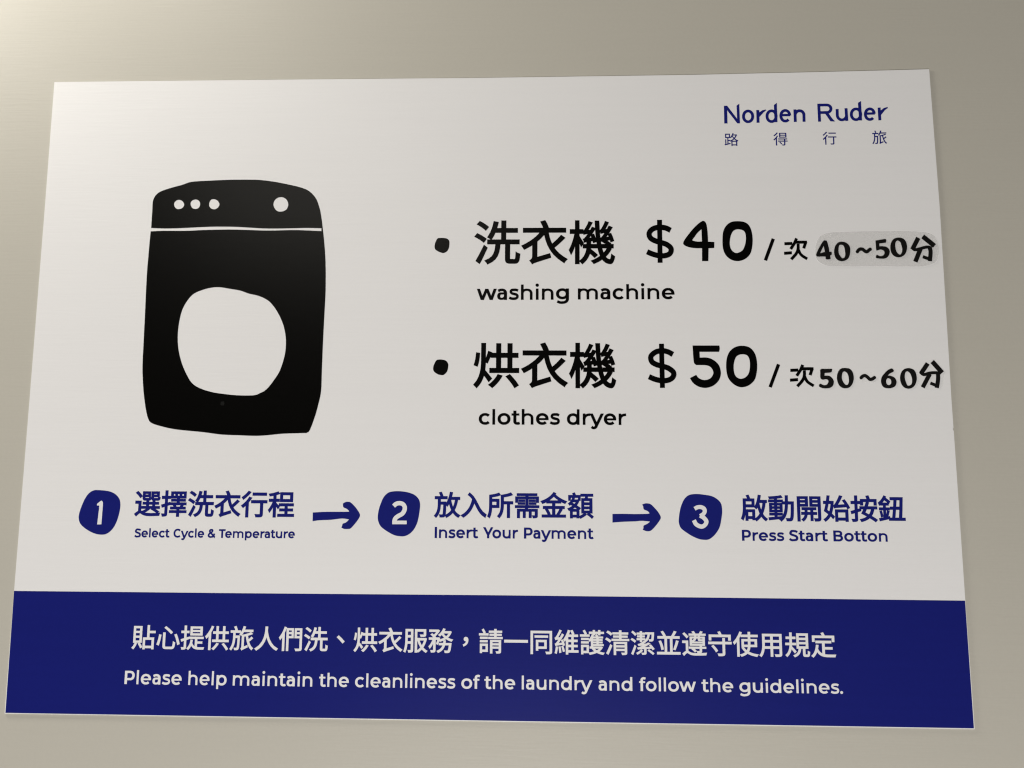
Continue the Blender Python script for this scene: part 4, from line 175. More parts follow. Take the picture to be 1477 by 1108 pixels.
  'tape': '-2783,-165 -2777,-262 -2762,-353 -2733,-434 -2692,-505 -2640,-567 -2573,-621 -2489,-668 -2414,-709 -2341,-744 -2216,-771 -1986,-791 -1600,-802 -1101,-804 -568,-802 -83,-804 357,-810 787,-818 1176,-824 1497,-827 1725,-828 1883,-828 2006,-822 2129,-805 2261,-778 2383,-744 2491,-698 2581,-636 2650,-555 2700,-457 2737,-350 2764,-241 2779,-127 2783,-5 2776,114 2762,223 2740,319 2710,408 2672,487 2625,556 2570,614 2507,661 2434,700 2351,732 2257,755 2153,769 2038,779 1910,789 1788,799 1666,808 1507,815 1277,821 940,825 523,827 85,828 -313,827 -672,824 -1019,818 -1332,811 -1590,804 -1775,800 -1902,797 -2001,791 -2103,775 -2214,751 -2318,720 -2412,681 -2494,631 -2561,569 -2616,497 -2661,417 -2699,332 -2731,238 -2756,136 -2772,32 -2781,-68',
  'h4': '330,-106 317,-106 303,-106 290,-105 277,-106 263,-108 251,-106 242,-94 238,-71 237,-41 237,-3 233,39 225,90 214,150 202,210 191,262 182,306 174,346 165,380 155,407 141,423 126,432 109,435 92,436 75,439 59,440 40,436 17,419 -11,387 -42,345 -75,295 -108,242 -143,184 -180,120 -216,56 -247,-2 -273,-53 -296,-102 -315,-145 -329,-179 -339,-201 -344,-213 -345,-222 -343,-234 -340,-252 -336,-271 -325,-289 -303,-301 -266,-304 -217,-302 -163,-298 -112,-296 -63,-297 -14,-299 35,-301 84,-304 83,-339 80,-376 81,-409 95,-432 127,-440 174,-439 220,-432 254,-427 270,-425 275,-425 276,-419 276,-405 277,-376 276,-337 274,-295 273,-254 291,-246 309,-240 326,-231 338,-217 344,-194 345,-166 344,-135 343,-106;61,-104 -191,-180 -174,-141 -157,-102 -139,-64 -120,-25 -100,16 -78,58 -57,98 -39,130 -24,157 -12,179 -2,193 7,196 14,188 19,169 24,142 30,107 37,63 45,9 53,-48',
  'h0': '-7,448 -33,448 -58,446 -84,440 -111,430 -139,418 -166,402 -193,380 -220,353 -248,321 -273,286 -295,248 -312,207 -326,162 -337,116 -346,71 -352,26 -356,-20 -356,-64 -354,-107 -350,-148 -343,-188 -333,-226 -319,-262 -302,-297 -281,-329 -257,-359 -230,-385 -197,-406 -161,-423 -122,-437 -84,-445 -47,-448 -10,-447 27,-441 65,-431 104,-418 144,-401 183,-380 217,-354 245,-322 270,-285 291,-244 309,-200 324,-153 336,-102 345,-50 351,-1 355,46 356,92 355,136 349,176 341,214 328,248 312,280 292,310 267,339 237,367 204,391 170,411 134,425 95,435 57,441 23,445;-47,324 -22,323 7,321 35,314 58,301 77,278 92,249 105,215 116,178 125,138 131,93 136,46 139,0 142,-45 145,-91 145,-136 141,-177 131,-216 117,-253 100,-285 81,-309 59,-325 34,-334 9,-336 -15,-331 -37,-317 -57,-296 -77,-270 -96,-242 -115,-212 -134,-179 -151,-144 -163,-108 -171,-71 -176,-32 -177,8 -177,47 -175,87 -171,128 -166,167 -159,202 -152,233 -144,261 -135,284 -122,302 -107,314 -89,321 -69,323',
  'h~': '355,42 355,56 353,70 348,83 338,97 330,105 321,110 308,114 286,115 273,112 263,107 192,60 135,7 127,2 123,2 110,4 97,11 80,24 30,74 -8,101 -42,116 -77,126 -112,131 -147,130 -182,121 -214,108 -241,91 -269,70 -296,42 -344,-22 -349,-31 -354,-44 -355,-67 -352,-81 -347,-94 -339,-104 -330,-112 -317,-119 -304,-123 -291,-123 -278,-121 -264,-116 -250,-105 -204,-45 -185,-28 -163,-12 -149,-6 -136,-3 -123,-2 -105,-5 -88,-10 -69,-19 -51,-33 0,-84 34,-108 64,-122 90,-129 103,-131 133,-131 169,-122 202,-103 228,-81 265,-45 333,1 344,15 351,28',
  'h5': '-283,267 -282,150 -280,44 -275,-31 -269,-66 -262,-73 -252,-65 -234,-58 -208,-52 -175,-39 -140,-27 -106,-21 -72,-24 -39,-32 -7,-43 20,-56 40,-69 57,-84 70,-102 79,-123 86,-147 90,-176 90,-205 84,-233 71,-261 54,-288 31,-313 4,-332 -29,-345 -67,-352 -108,-355 -145,-353 -180,-341 -214,-319 -244,-301 -269,-297 -286,-315 -298,-347 -305,-382 -306,-407 -304,-420 -299,-426 -284,-430 -255,-434 -204,-441 -135,-448 -64,-453 -2,-454 46,-449 87,-440 125,-427 158,-411 189,-389 216,-363 239,-333 260,-301 277,-265 291,-225 301,-184 306,-146 306,-110 300,-76 290,-43 276,-13 257,13 234,38 206,59 175,76 137,90 94,100 50,106 8,111 -31,111 -68,108 -104,104 -141,101 -143,263 145,298 151,302 157,305 162,310 167,320 173,339 178,363 182,388 183,409 179,423 171,434 162,443 154,454 -285,379',
  'hO': '-21,448 -76,438 -128,423 -174,402 -213,374 -246,338 -274,299 -299,259 -319,217 -336,174 -348,128 -358,82 -364,33 -367,-18 -367,-69 -362,-118 -355,-165 -343,-212 -328,-256 -309,-295 -287,-329 -261,-359 -232,-385 -199,-406 -161,-424 -119,-438 -75,-447 -33,-452 6,-451 44,-445 81,-434 116,-420 152,-401 186,-379 219,-353 249,-321 276,-284 301,-241 322,-194 339,-145 352,-92 361,-36 366,21 367,76 363,129 356,182 343,231 326,276 303,316 275,353 243,385 207,410 167,429 124,442 77,450 29,452;-9,334 15,323 42,307 69,285 92,256 110,218 124,173 135,125 145,78 154,33 161,-12 166,-57 167,-99 164,-141 158,-182 149,-220 137,-254 120,-284 100,-311 78,-332 57,-346 39,-352 22,-350 4,-343 -16,-330 -38,-312 -62,-289 -85,-261 -105,-230 -120,-196 -132,-157 -141,-117 -149,-75 -155,-32 -159,14 -161,59 -160,102 -156,145 -149,187 -140,226 -130,257 -118,281 -104,297 -89,309 -73,319 -59,328 -44,335 -28,338',
  'hfen': '564,206 89,639 85,638 -39,491 -41,486 436,52 564,202;381,-345 390,-272 401,-172 403,-126 401,-76 394,-30 377,39 390,71 385,74 322,102 279,117 232,126 179,126 127,120 21,99 -37,83 -161,44 -263,18 -303,9 -338,4 -364,5 -365,8 -122,450 -126,455 -271,536 -276,534 -564,9 -560,6 -501,-28 -498,-33 -507,-47 -461,-79 -423,-100 -384,-110 -341,-111 -292,-104 -261,-98 -257,-98 -465,-567 -464,-569 -463,-572 -307,-639 -304,-636 -38,-36 -13,-27 40,-13 93,-2 142,7 181,11 207,11 211,7 233,-75 237,-102 238,-134 236,-170 227,-262 206,-408 203,-409 -10,-333 -53,-447 -50,-451 184,-535 187,-540 183,-571 184,-573 340,-588 344,-588 345,-586',
  'film_i5': '381,28 394,64 407,100 417,140 423,186 427,235 427,283 418,328 399,368 371,407 338,441 301,467 261,482 215,490 167,493 122,495 78,496 35,495 -8,492 -51,487 -95,482 -141,477 -185,468 -226,451 -264,426 -300,395 -331,359 -355,321 -371,279 -381,234 -385,188 -387,144 -382,105 -372,68 -362,31 -361,-7 -374,-46 -395,-86 -416,-126 -427,-167 -427,-210 -419,-254 -406,-297 -387,-336 -363,-371 -332,-403 -297,-430 -261,-453 -222,-469 -180,-480 -137,-487 -95,-492 -53,-496 -11,-496 31,-494 72,-488 114,-479 155,-468 195,-452 232,-432 265,-406 296,-376 324,-342 347,-307 365,-270 378,-231 387,-191 392,-152 391,-115 383,-79 376,-44 374,-8',
  'i5': '13,270 93,275 166,281 220,293 249,313 261,340 264,367 266,388 273,403 280,414 277,421 257,427 213,430 151,429 82,427 17,425 -46,427 -111,431 -170,429 -213,415 -234,384 -239,340 -237,290 -237,240 -242,186 -246,126 -247,70 -241,27 -225,-2 -202,-20 -176,-31 -150,-37 -125,-37 -99,-29 -72,-21 -45,-16 -15,-17 16,-20 46,-27 69,-38 85,-54 97,-75 104,-99 107,-123 104,-149 96,-177 85,-204 70,-229 53,-252 33,-273 9,-291 -16,-303 -45,-310 -76,-312 -109,-309 -141,-303 -176,-289 -212,-268 -247,-250 -274,-246 -295,-261 -312,-288 -322,-320 -320,-346 -305,-365 -279,-382 -245,-397 -208,-409 -167,-419 -120,-426 -71,-430 -22,-431 26,-428 76,-423 124,-414 166,-399 203,-379 236,-355 263,-326 286,-293 303,-255 315,-211 322,-166 321,-123 312,-83 295,-43 273,-6 249,26 224,54 197,78 165,98 128,111 82,117 29,117 -26,114 -80,112 -63,265',
  'film_i0': '413,26 413,63 412,100 408,138 403,177 396,217 386,256 372,294 352,330 328,366 301,399 270,426 235,449 196,467 154,480 113,490 70,497 27,499 -17,498 -60,492 -103,482 -146,468 -187,450 -224,428 -257,400 -288,367 -316,332 -339,296 -358,258 -373,219 -384,179 -394,140 -402,102 -407,65 -410,27 -412,-10 -413,-47 -413,-85 -411,-122 -407,-159 -400,-198 -391,-237 -379,-275 -363,-310 -341,-344 -316,-376 -287,-405 -256,-430 -222,-451 -184,-468 -145,-482 -105,-492 -65,-498 -23,-499 19,-497 61,-492 102,-483 144,-471 184,-456 220,-435 254,-410 284,-379 312,-345 336,-311 355,-275 371,-237 383,-198 393,-160 401,-122 406,-85 409,-48 411,-11',
  'i0': '-34,444 -66,443 -95,440 -123,433 -152,423 -179,410 -205,392 -231,369 -256,339 -280,302 -302,262 -321,220 -336,174 -348,125 -356,75 -362,28 -363,-16 -362,-58 -357,-100 -349,-142 -338,-186 -323,-231 -306,-274 -284,-312 -259,-345 -230,-374 -198,-399 -165,-419 -131,-432 -96,-440 -59,-444 -21,-444 20,-442 64,-436 107,-426 147,-408 184,-382 219,-349 251,-311 278,-270 302,-226 322,-178 338,-128 350,-79 359,-31 363,16 363,64 360,112 353,162 342,213 327,261 307,304 284,341 256,373 224,401 188,422 145,434 96,440 46,442 2,443;-25,315 -3,312 21,303 45,290 66,272 86,249 104,220 120,188 133,155 143,121 149,84 154,46 157,6 161,-36 163,-80 163,-123 159,-164 149,-204 135,-242 118,-277 100,-302 81,-318 60,-325 38,-327 16,-323 -4,-314 -25,-300 -45,-281 -64,-259 -82,-235 -100,-206 -117,-175 -131,-142 -143,-108 -153,-71 -161,-33 -165,6 -165,49 -161,94 -154,138 -146,177 -137,210 -126,239 -114,263 -99,283 -83,298 -65,309 -46,314',
  'film_i~': '400,34 392,70 378,103 361,133 340,158 314,181 285,200 256,213 226,221 194,224 162,224 132,220 105,210 80,195 57,181 36,175 18,182 3,197 -13,213 -31,226 -52,234 -76,240 -102,243 -128,244 -155,241 -184,235 -213,226 -241,214 -270,198 -299,179 -326,157 -349,132 -368,102 -384,69 -395,35 -402,0 -403,-35 -400,-71 -391,-105 -378,-137 -360,-165 -337,-191 -310,-213 -282,-229 -251,-239 -217,-244 -183,-244 -151,-239 -121,-225 -92,-203 -65,-182 -42,-170 -24,-173 -9,-184 4,-199 21,-210 42,-217 64,-224 88,-229 115,-232 145,-234 178,-235 212,-232 244,-224 275,-209 307,-189 335,-165 359,-139 377,-108 391,-73 400,-36 403,-1',
  'i~': '353,-11 354,6 351,20 344,33 336,42 323,51 311,55 298,57 281,55 267,49 192,-1 170,-12 131,-24 122,-24 113,-23 101,-14 57,37 30,64 -25,110 -59,132 -89,143 -101,146 -135,148 -178,141 -213,128 -244,114 -271,96 -298,71 -339,28 -349,12 -352,3 -354,-10 -353,-23 -349,-37 -343,-48 -335,-57 -326,-64 -314,-69 -301,-72 -288,-71 -271,-66 -257,-58 -203,-3 -190,6 -172,15 -155,21 -137,25 -124,23 -116,20 -99,9 -54,-29 -33,-50 -7,-81 23,-113 60,-138 73,-142 107,-148 146,-145 176,-137 211,-125 242,-111 273,-91 331,-51 343,-38 350,-24',
  'film_i6': '377,22 367,51 358,81 352,115 353,153 359,195 363,237 360,278 347,317 329,357 305,393 277,424 244,448 205,468 163,482 122,489 80,486 37,477 -6,461 -44,442 -78,417 -108,386 -135,352 -159,320 -178,289 -193,257 -207,227 -223,199 -242,175 -264,154 -286,134 -306,110 -325,83 -345,54 -362,23 -377,-10 -389,-46 -399,-84 -406,-123 -408,-162 -405,-202 -397,-243 -385,-283 -369,-320 -347,-354 -320,-386 -290,-415 -257,-439 -221,-456 -181,-469 -140,-477 -100,-483 -59,-487 -18,-489 22,-487 63,-483 104,-476 146,-467 187,-455 225,-438 261,-415 297,-388 329,-358 355,-324 375,-287 391,-246 401,-204 407,-163 408,-124 402,-85 394,-47 386,-11',
  'i6': '-29,144 0,175 30,204 62,231 100,252 142,271 182,288 211,305 228,322 237,337 239,353 235,369 225,388 208,409 185,426 156,433 120,426 76,409 29,385 -14,358 -54,327 -94,290 -132,250 -167,210 -202,169 -236,126 -267,83 -291,40 -308,-3 -320,-47 -328,-89 -331,-130 -331,-169 -328,-208 -320,-244 -308,-279 -293,-312 -274,-344 -250,-372 -222,-395 -186,-411 -145,-422 -101,-428 -58,-431 -16,-433 26,-431 68,-426 108,-417 148,-404 188,-388 226,-368 257,-343 282,-310 302,-272 318,-232 327,-194 331,-161 330,-128 324,-97 314,-67 301,-38 284,-10 263,16 237,39 207,58 171,75 134,88 96,99 58,106 19,109 -20,111 -59,114;-12,18 10,13 34,5 59,-8 78,-24 94,-46 106,-72 115,-101 120,-131 120,-163 116,-197 108,-230 96,-258 79,-279 58,-297 34,-310 10,-317 -13,-318 -38,-313 -62,-303 -81,-289 -96,-271 -108,-247 -117,-220 -124,-194 -127,-168 -128,-140 -126,-113 -122,-88 -114,-64 -103,-40 -89,-19 -76,-3 -62,8 -47,16 -31,19',
  'film_iO': '405,43 409,81 411,120 409,159 404,198 397,239 385,279 369,316 347,349 320,381 290,410 257,434 222,454 184,470 144,483 103,492 63,498 20,500 -22,499 -64,494 -105,485 -147,473 -187,456 -225,436 -259,410 -291,380 -320,347 -345,312 -365,276 -380,236 -392,196 -401,157 -407,119 -410,81 -411,44 -410,7 -410,-29 -408,-65 -405,-100 -400,-136 -394,-173 -387,-211 -378,-248 -364,-284 -346,-320 -325,-354 -300,-387 -271,-416 -239,-440 -202,-462 -163,-480 -124,-492 -82,-498 -39,-500 5,-497 47,-489 88,-476 128,-458 166,-436 201,-411 233,-383 262,-352 288,-318 311,-284 330,-249 345,-212 358,-175 370,-139 380,-103 388,-67 394,-31 400,6',
  'iO': '38,451 6,450 -24,446 -53,440 -80,434 -107,427 -132,417 -158,402 -187,381 -215,357 -243,328 -268,295 -290,258 -310,216 -327,171 -340,125 -349,79 -355,31 -357,-17 -355,-66 -350,-115 -341,-164 -327,-212 -311,-256 -290,-296 -265,-334 -237,-367 -205,-394 -169,-416 -128,-434 -85,-445 -43,-451 -1,-451 42,-444 85,-432 124,-416 160,-394 195,-367 226,-335 255,-299 281,-257 304,-209 323,-158 338,-109 349,-61 355,-13 357,34 356,82 352,132 345,182 334,231 320,273 304,309 285,340 262,367 234,390 198,411 156,427 112,440 72,448;-8,327 13,316 37,299 60,278 81,252 100,221 117,184 132,144 145,104 155,63 163,20 168,-23 170,-66 168,-111 164,-156 156,-199 145,-236 131,-264 113,-287 92,-306 68,-320 38,-333 4,-343 -29,-346 -57,-337 -78,-313 -94,-277 -108,-235 -121,-193 -134,-152 -146,-110 -156,-66 -163,-23 -167,20 -168,64 -167,107 -163,147 -157,183 -147,218 -136,249 -125,274 -112,292 -99,305 -85,314 -70,321 -56,327 -41,331 -25,332',
  'film_ifen': '602,70 605,124 602,177 591,226 567,266 532,302 495,338 463,378 441,428 424,484 405,538 376,584 336,621 287,654 235,679 181,694 126,695 68,684 10,667 -45,649 -98,631 -150,610 -200,586 -245,557 -284,520 -318,478 -350,433 -382,389 -416,349 -450,309 -482,267 -508,223 -527,176 -541,126 -551,73 -562,20 -576,-35 -590,-92 -600,-150 -605,-210 -604,-273 -599,-339 -586,-404 -564,-461 -529,-511 -484,-555 -433,-594 -380,-626 -324,-649 -264,-665 -202,-676 -141,-684 -81,-691 -21,-695 39,-695 100,-690 164,-684 229,-675 292,-660 349,-634 399,-594 446,-544 485,-487 513,-429 525,-367 523,-300 519,-233 522,-173 537,-121 559,-74 580,-29 594,18',
  'ifen': '308,-454 320,-397 340,-287 349,-235 355,-174 359,-117 360,-3 361,-1 383,-3 387,2 389,11 532,133 145,619 140,622 -2,499 306,112 304,110 300,110 177,117 109,118 44,116 -16,111 -72,103 -132,92 -193,74 -254,51 -302,35 -337,31 -358,38 -81,424 -81,429 -212,524 -217,521 -530,82 -532,78 -501,56 -501,51 -515,34 -516,29 -485,3 -453,-28 -417,-54 -406,-60 -360,-75 -343,-76 -287,-69 -204,-41 -200,-40 -199,-41 -489,-545 -484,-549 -355,-621 -351,-622 -17,-42 -78,-6 -65,-3 -14,5 42,10 102,12 196,10 199,6 199,-59 198,-116 195,-173 189,-222 182,-270 150,-432 146,-436 -45,-357 -48,-361 -93,-462 118,-550 121,-554 112,-589 115,-592 266,-620 269,-615',
 },
}
SHEET = [(-210.73, 148.185), (-182.699, 148.063), (-100.322, 147.643), (0.82, 146.978), (99.987, 146.886), (158.598, 147.325), (194.099, 147.68), (210.0, 147.902), (210.578, 80.34), (210.02, -9.384), (210.082, -20.822), (209.739, -21.438), (210.101, -22.36), (210.141, -95.41), (210.452, -148.406), (107.187, -148.225), (3.099, -148.161), (-103.382, -148.038), (-209.982, -147.879), (-210.195, -94.881), (-210.261, -7.719), (-210.412, 84.333)]
BAND = [(-210.187, -94.972), (-105.887, -95.085), (2.688, -94.989), (108.83, -95.191), (210.018, -95.498), (210.132, -148.046), (107.198, -147.884), (3.096, -147.817), (-103.398, -147.69), (-209.633, -147.551)]
LINES = [
  ('text_line', 'navy hotel name at the top right of the poster', 'navy', [
    ('s', 'lN', 0.004, 117.408, 127.161, 1.0, 1.0, 0.0),
    ('s', 'lo', 0.004, 124.95, 125.684, 1.0, 1.0, 0.0),
    ('s', 'lr', 0.004, 131.12, 125.724, 1.0, 1.0, 0.0),
    ('s', 'ld', 0.004, 135.869, 127.239, 1.0, 1.0, 0.0),
    ('s', 'le', 0.004, 142.26, 125.744, 1.0, 1.0, 0.0),
    ('s', 'ln', 0.004, 148.854, 125.733, 1.0, 1.0, 0.0),
    ('s', 'lR', 0.004, 161.166, 127.059, 1.0, 1.0, 0.0),
    ('s', 'lu', 0.004, 168.481, 125.902, 1.0, 1.0, 0.0),
    ('s', 'ldd', 0.004, 174.997, 127.6, 1.0, 1.0, 0.0),
    ('s', 'lee', 0.004, 181.359, 125.975, 1.0, 1.0, 0.0),
    ('s', 'lrr', 0.004, 187.495, 126.14, 1.0, 1.0, 0.0),
  ]),
  ('text_line', 'thin navy line of four widely spaced Chinese characters under the hotel name', 'navy', [
    ('c', '路', 0.004, 113.341, 111.773, 6.8433, 6.8433, -0.00232),
    ('c', '得', 0.004, 136.146, 111.736, 6.9426, 6.9426, -0.00771),
    ('c', '行', 0.004, 158.872, 111.873, 6.7822, 6.7822, -0.00763),
    ('c', '旅', 0.004, 181.611, 111.857, 7.1524, 7.1524, -0.00292),
  ]),
  ('text_line', 'large black Chinese heading for the washing machine', 'black', [
    ('c', '洗', 0.0175, -4.092, 57.14, 22.0726, 22.0726, -0.00624),
    ('c', '衣', 0.0175, 17.981, 57.002, 22.0726, 22.0726, -0.00624),
    ('c', '機', 0.0175, 40.053, 56.865, 22.0726, 22.0726, -0.00624),
  ]),
  ('text_line', 'black English line reading washing machine', 'black', [
    ('l', 'w', 0.006, -2.144, 38.063, 9.7396, 9.6141, -0.00111),
    ('l', 'a', 0.006, 6.768, 38.053, 9.7396, 9.6141, -0.00111),
    ('l', 's', 0.006, 12.368, 38.047, 9.7396, 9.6141, -0.00111),
    ('l', 'h', 0.006, 17.384, 38.041, 9.7396, 9.6141, -0.00111),
    ('l', 'i', 0.006, 24.27, 38.033, 9.7396, 9.6141, -0.00111),
    ('l', 'n', 0.006, 27.045, 38.03, 9.7396, 9.6141, -0.00111),
    ('l', 'g', 0.006, 33.931, 38.023, 9.7396, 9.6141, -0.00111),
    ('l', 'm', 0.006, 43.621, 38.061, 9.7599, 9.522, -0.0013),
    ('l', 'a', 0.006, 54.328, 38.047, 9.7599, 9.522, -0.0013),
    ('l', 'c', 0.006, 59.94, 38.04, 9.7599, 9.522, -0.0013),
    ('l', 'h', 0.006, 65.844, 38.032, 9.7599, 9.522, -0.0013),
    ('l', 'i', 0.006, 72.744, 38.023, 9.7599, 9.522, -0.0013),
    ('l', 'n', 0.006, 75.526, 38.02, 9.7599, 9.522, -0.0013),
    ('l', 'e', 0.006, 82.426, 38.011, 9.7599, 9.522, -0.0013),
  ]),
  ('price', 'black brush style price of $40 with its small per use mark', 'black', [
    ('s', 'dollar1', 0, 82.384, 65.389, 1.0, 1.0, 0.0),
    ('s', 'big4', 0, 100.308, 65.391, 1.0, 1.0, 0.0),
    ('s', 'big0', 0, 118.087, 65.188, 1.0, 1.0, 0.0),
    ('s', 'slash1', 0.009, 132.431, 61.058, 1.0, 1.0, 0.0),
    ('s', 'ci1', 0.009, 144.409, 61.214, 1.0, 1.0, 0.0),
  ]),
  ('text_line', 'large black Chinese heading for the clothes dryer', 'black', [
    ('c', '烘', 0.0175, -3.96, -0.805, 21.9277, 21.9277, -0.00429),
    ('c', '衣', 0.0175, 17.968, -0.899, 21.9277, 21.9277, -0.00429),
    ('c', '機', 0.0175, 39.895, -0.993, 21.9277, 21.9277, -0.00429),
  ]),
  ('text_line', 'black English line reading clothes dryer', 'black', [
    ('l', 'c', 0.006, -1.263, -19.635, 9.6159, 9.4243, -0.00076),
    ('l', 'l', 0.006, 4.554, -19.64, 9.6159, 9.4243, -0.00076),
    ('l', 'o', 0.006, 7.295, -19.642, 9.6159, 9.4243, -0.00076),
    ('l', 't', 0.006, 13.93, -19.647, 9.6159, 9.4243, -0.00076),
    ('l', 'h', 0.006, 17.872, -19.65, 9.6159, 9.4243, -0.00076),
    ('l', 'e', 0.006, 24.671, -19.655, 9.6159, 9.4243, -0.00076),
    ('l', 's', 0.006, 31.161, -19.66, 9.6159, 9.4243, -0.00076),
    ('l', 'd', 0.006, 38.665, -19.691, 9.329, 9.3564, -0.00257),
    ('l', 'r', 0.006, 45.447, -19.708, 9.329, 9.3564, -0.00257),
    ('l', 'y', 0.006, 49.496, -19.719, 9.329, 9.3564, -0.00257),
    ('l', 'e', 0.006, 55.28, -19.734, 9.329, 9.3564, -0.00257),
    ('l', 'r', 0.006, 61.577, -19.75, 9.329, 9.3564, -0.00257),
  ]),
  ('price', 'black brush style price of $50 with its small per use mark', 'black', [
    ('s', 'dollar2', 0, 82.219, 7.142, 1.0, 1.0, 0.0),
    ('s', 'big5', 0, 101.691, 6.697, 1.0, 1.0, 0.0),
    ('s', 'bigO', 0, 118.021, 6.743, 1.0, 1.0, 0.0),
    ('s', 'slash2', 0.009, 132.469, 2.499, 1.0, 1.0, 0.0),
    ('s', 'ci2', 0.009, 144.719, 2.437, 1.0, 1.0, 0.0),
  ]),
  ('text_line', 'navy Chinese text of the first step', 'navy', [
    ('c', '選', 0.023, -157.518, -60.331, 12.3016, 12.3016, -0.00219),
    ('c', '擇', 0.023, -145.216, -60.358, 12.3016, 12.3016, -0.00219),
    ('c', '洗', 0.023, -132.915, -60.385, 12.3016, 12.3016, -0.00219),
    ('c', '衣', 0.023, -120.613, -60.412, 12.3016, 12.3016, -0.00219),
    ('c', '行', 0.023, -108.312, -60.439, 12.3016, 12.3016, -0.00219),
    ('c', '程', 0.023, -96.01, -60.466, 12.3016, 12.3016, -0.00219),
  ]),
  ('text_line', 'small navy English line reading Select Cycle & Temperature', 'navy', [
    ('l', 'S', 0.014, -156.56, -70.794, 4.9392, 5.3316, 0.00033),
    ('l', 'e', 0.014, -153.523, -70.793, 4.9392, 5.3316, 0.00033),
    ('l', 'l', 0.014, -150.189, -70.792, 4.9392, 5.3316, 0.00033),
    ('l', 'e', 0.014, -148.781, -70.791, 4.9392, 5.3316, 0.00033),
    ('l', 'c', 0.014, -145.447, -70.79, 4.9392, 5.3316, 0.00033),
    ('l', 't', 0.014, -142.459, -70.789, 4.9392, 5.3316, 0.00033),
    ('l', 'C', 0.014, -138.777, -70.777, 4.9093, 5.3134, -0.00053),
    ('l', 'y', 0.014, -135.12, -70.779, 4.9093, 5.3134, -0.00053),
    ('l', 'c', 0.014, -132.076, -70.78, 4.9093, 5.3134, -0.00053),
    ('l', 'l', 0.014, -129.106, -70.782, 4.9093, 5.3134, -0.00053),
    ('l', 'e', 0.014, -127.707, -70.783, 4.9093, 5.3134, -0.00053),
    ('l', '&', 0.014, -122.985, -70.773, 5.1135, 5.3027, -0.00295),
    ('l', 'T', 0.014, -117.807, -70.804, 5.0074, 5.279, 0.00078),
    ('l', 'e', 0.014, -115.113, -70.802, 5.0074, 5.279, 0.00078),
    ('l', 'm', 0.014, -111.733, -70.799, 5.0074, 5.279, 0.00078),
    ('l', 'p', 0.014, -106.24, -70.795, 5.0074, 5.279, 0.00078),
    ('l', 'e', 0.014, -102.585, -70.792, 5.0074, 5.279, 0.00078),
    ('l', 'r', 0.014, -99.205, -70.789, 5.0074, 5.279, 0.00078),
    ('l', 'a', 0.014, -97.067, -70.788, 5.0074, 5.279, 0.00078),
    ('l', 't', 0.014, -94.188, -70.785, 5.0074, 5.279, 0.00078),
    ('l', 'u', 0.014, -92.135, -70.784, 5.0074, 5.279, 0.00078),
    ('l', 'r', 0.014, -88.604, -70.781, 5.0074, 5.279, 0.00078),
    ('l', 'e', 0.014, -86.391, -70.779, 5.0074, 5.279, 0.00078),
  ]),
  ('text_line', 'navy Chinese text of the second step', 'navy', [
    ('c', '放', 0.023, -20.626, -60.195, 11.9159, 11.9159, -0.00052),
    ('c', '入', 0.023, -8.71, -60.201, 11.9159, 11.9159, -0.00052),
    ('c', '所', 0.023, 3.206, -60.208, 11.9159, 11.9159, -0.00052),
    ('c', '需', 0.023, 15.122, -60.214, 11.9159, 11.9159, -0.00052),
    ('c', '金', 0.023, 27.038, -60.22, 11.9159, 11.9159, -0.00052),
    ('c', '額', 0.023, 38.954, -60.226, 11.9159, 11.9159, -0.00052),
  ]),
  ('text_line', 'navy English line reading Insert Your Payment', 'navy', [
    ('l', 'I', 0.01, -20.639, -70.299, 6.5096, 6.7957, 0.00141),
    ('l', 'n', 0.01, -18.686, -70.297, 6.5096, 6.7957, 0.00141),
    ('l', 's', 0.01, -14.084, -70.29, 6.5096, 6.7957, 0.00141),
    ('l', 'e', 0.01, -10.731, -70.285, 6.5096, 6.7957, 0.00141),
    ('l', 'r', 0.01, -6.337, -70.279, 6.5096, 6.7957, 0.00141),
    ('l', 't', 0.01, -3.408, -70.275, 6.5096, 6.7957, 0.00141),
    ('l', 'Y', 0.01, 1.685, -70.257, 6.3248, 6.768, -0.00172),
    ('l', 'o', 0.01, 5.429, -70.264, 6.3248, 6.768, -0.00172),
    ('l', 'u', 0.01, 9.793, -70.271, 6.3248, 6.768, -0.00172),
    ('l', 'r', 0.01, 14.252, -70.279, 6.3248, 6.768, -0.00172),
    ('l', 'P', 0.01, 19.207, -70.297, 6.5767, 6.7313, -0.00074),
    ('l', 'a', 0.01, 23.626, -70.3, 6.5767, 6.7313, -0.00074),
    ('l', 'y', 0.01, 27.408, -70.303, 6.5767, 6.7313, -0.00074),
    ('l', 'm', 0.01, 31.486, -70.306, 6.5767, 6.7313, -0.00074),
    ('l', 'e', 0.01, 38.7, -70.311, 6.5767, 6.7313, -0.00074),
    ('l', 'n', 0.01, 43.139, -70.314, 6.5767, 6.7313, -0.00074),
    ('l', 't', 0.01, 47.789, -70.318, 6.5767, 6.7313, -0.00074),
  ]),
  ('text_line', 'navy Chinese text of the third step', 'navy', [
    ('c', '啟', 0.023, 115.341, -60.929, 11.9591, 11.9591, -0.00281),
    ('c', '動', 0.023, 127.3, -60.963, 11.9591, 11.9591, -0.00281),
    ('c', '開', 0.023, 139.259, -60.996, 11.9591, 11.9591, -0.00281),
    ('c', '始', 0.023, 151.218, -61.03, 11.9591, 11.9591, -0.00281),
    ('c', '按', 0.023, 163.177, -61.063, 11.9591, 11.9591, -0.00281),
    ('c', '鈕', 0.023, 175.136, -61.097, 11.9591, 11.9591, -0.00281),
  ]),
  ('text_line', 'navy English line reading Press Start Botton', 'navy', [
    ('l', 'P', 0.01, 115.13, -70.638, 6.6892, 6.6044, -0.00033),
    ('l', 'r', 0.01, 119.745, -70.639, 6.6892, 6.6044, -0.00033),
    ('l', 'e', 0.01, 122.702, -70.64, 6.6892, 6.6044, -0.00033),
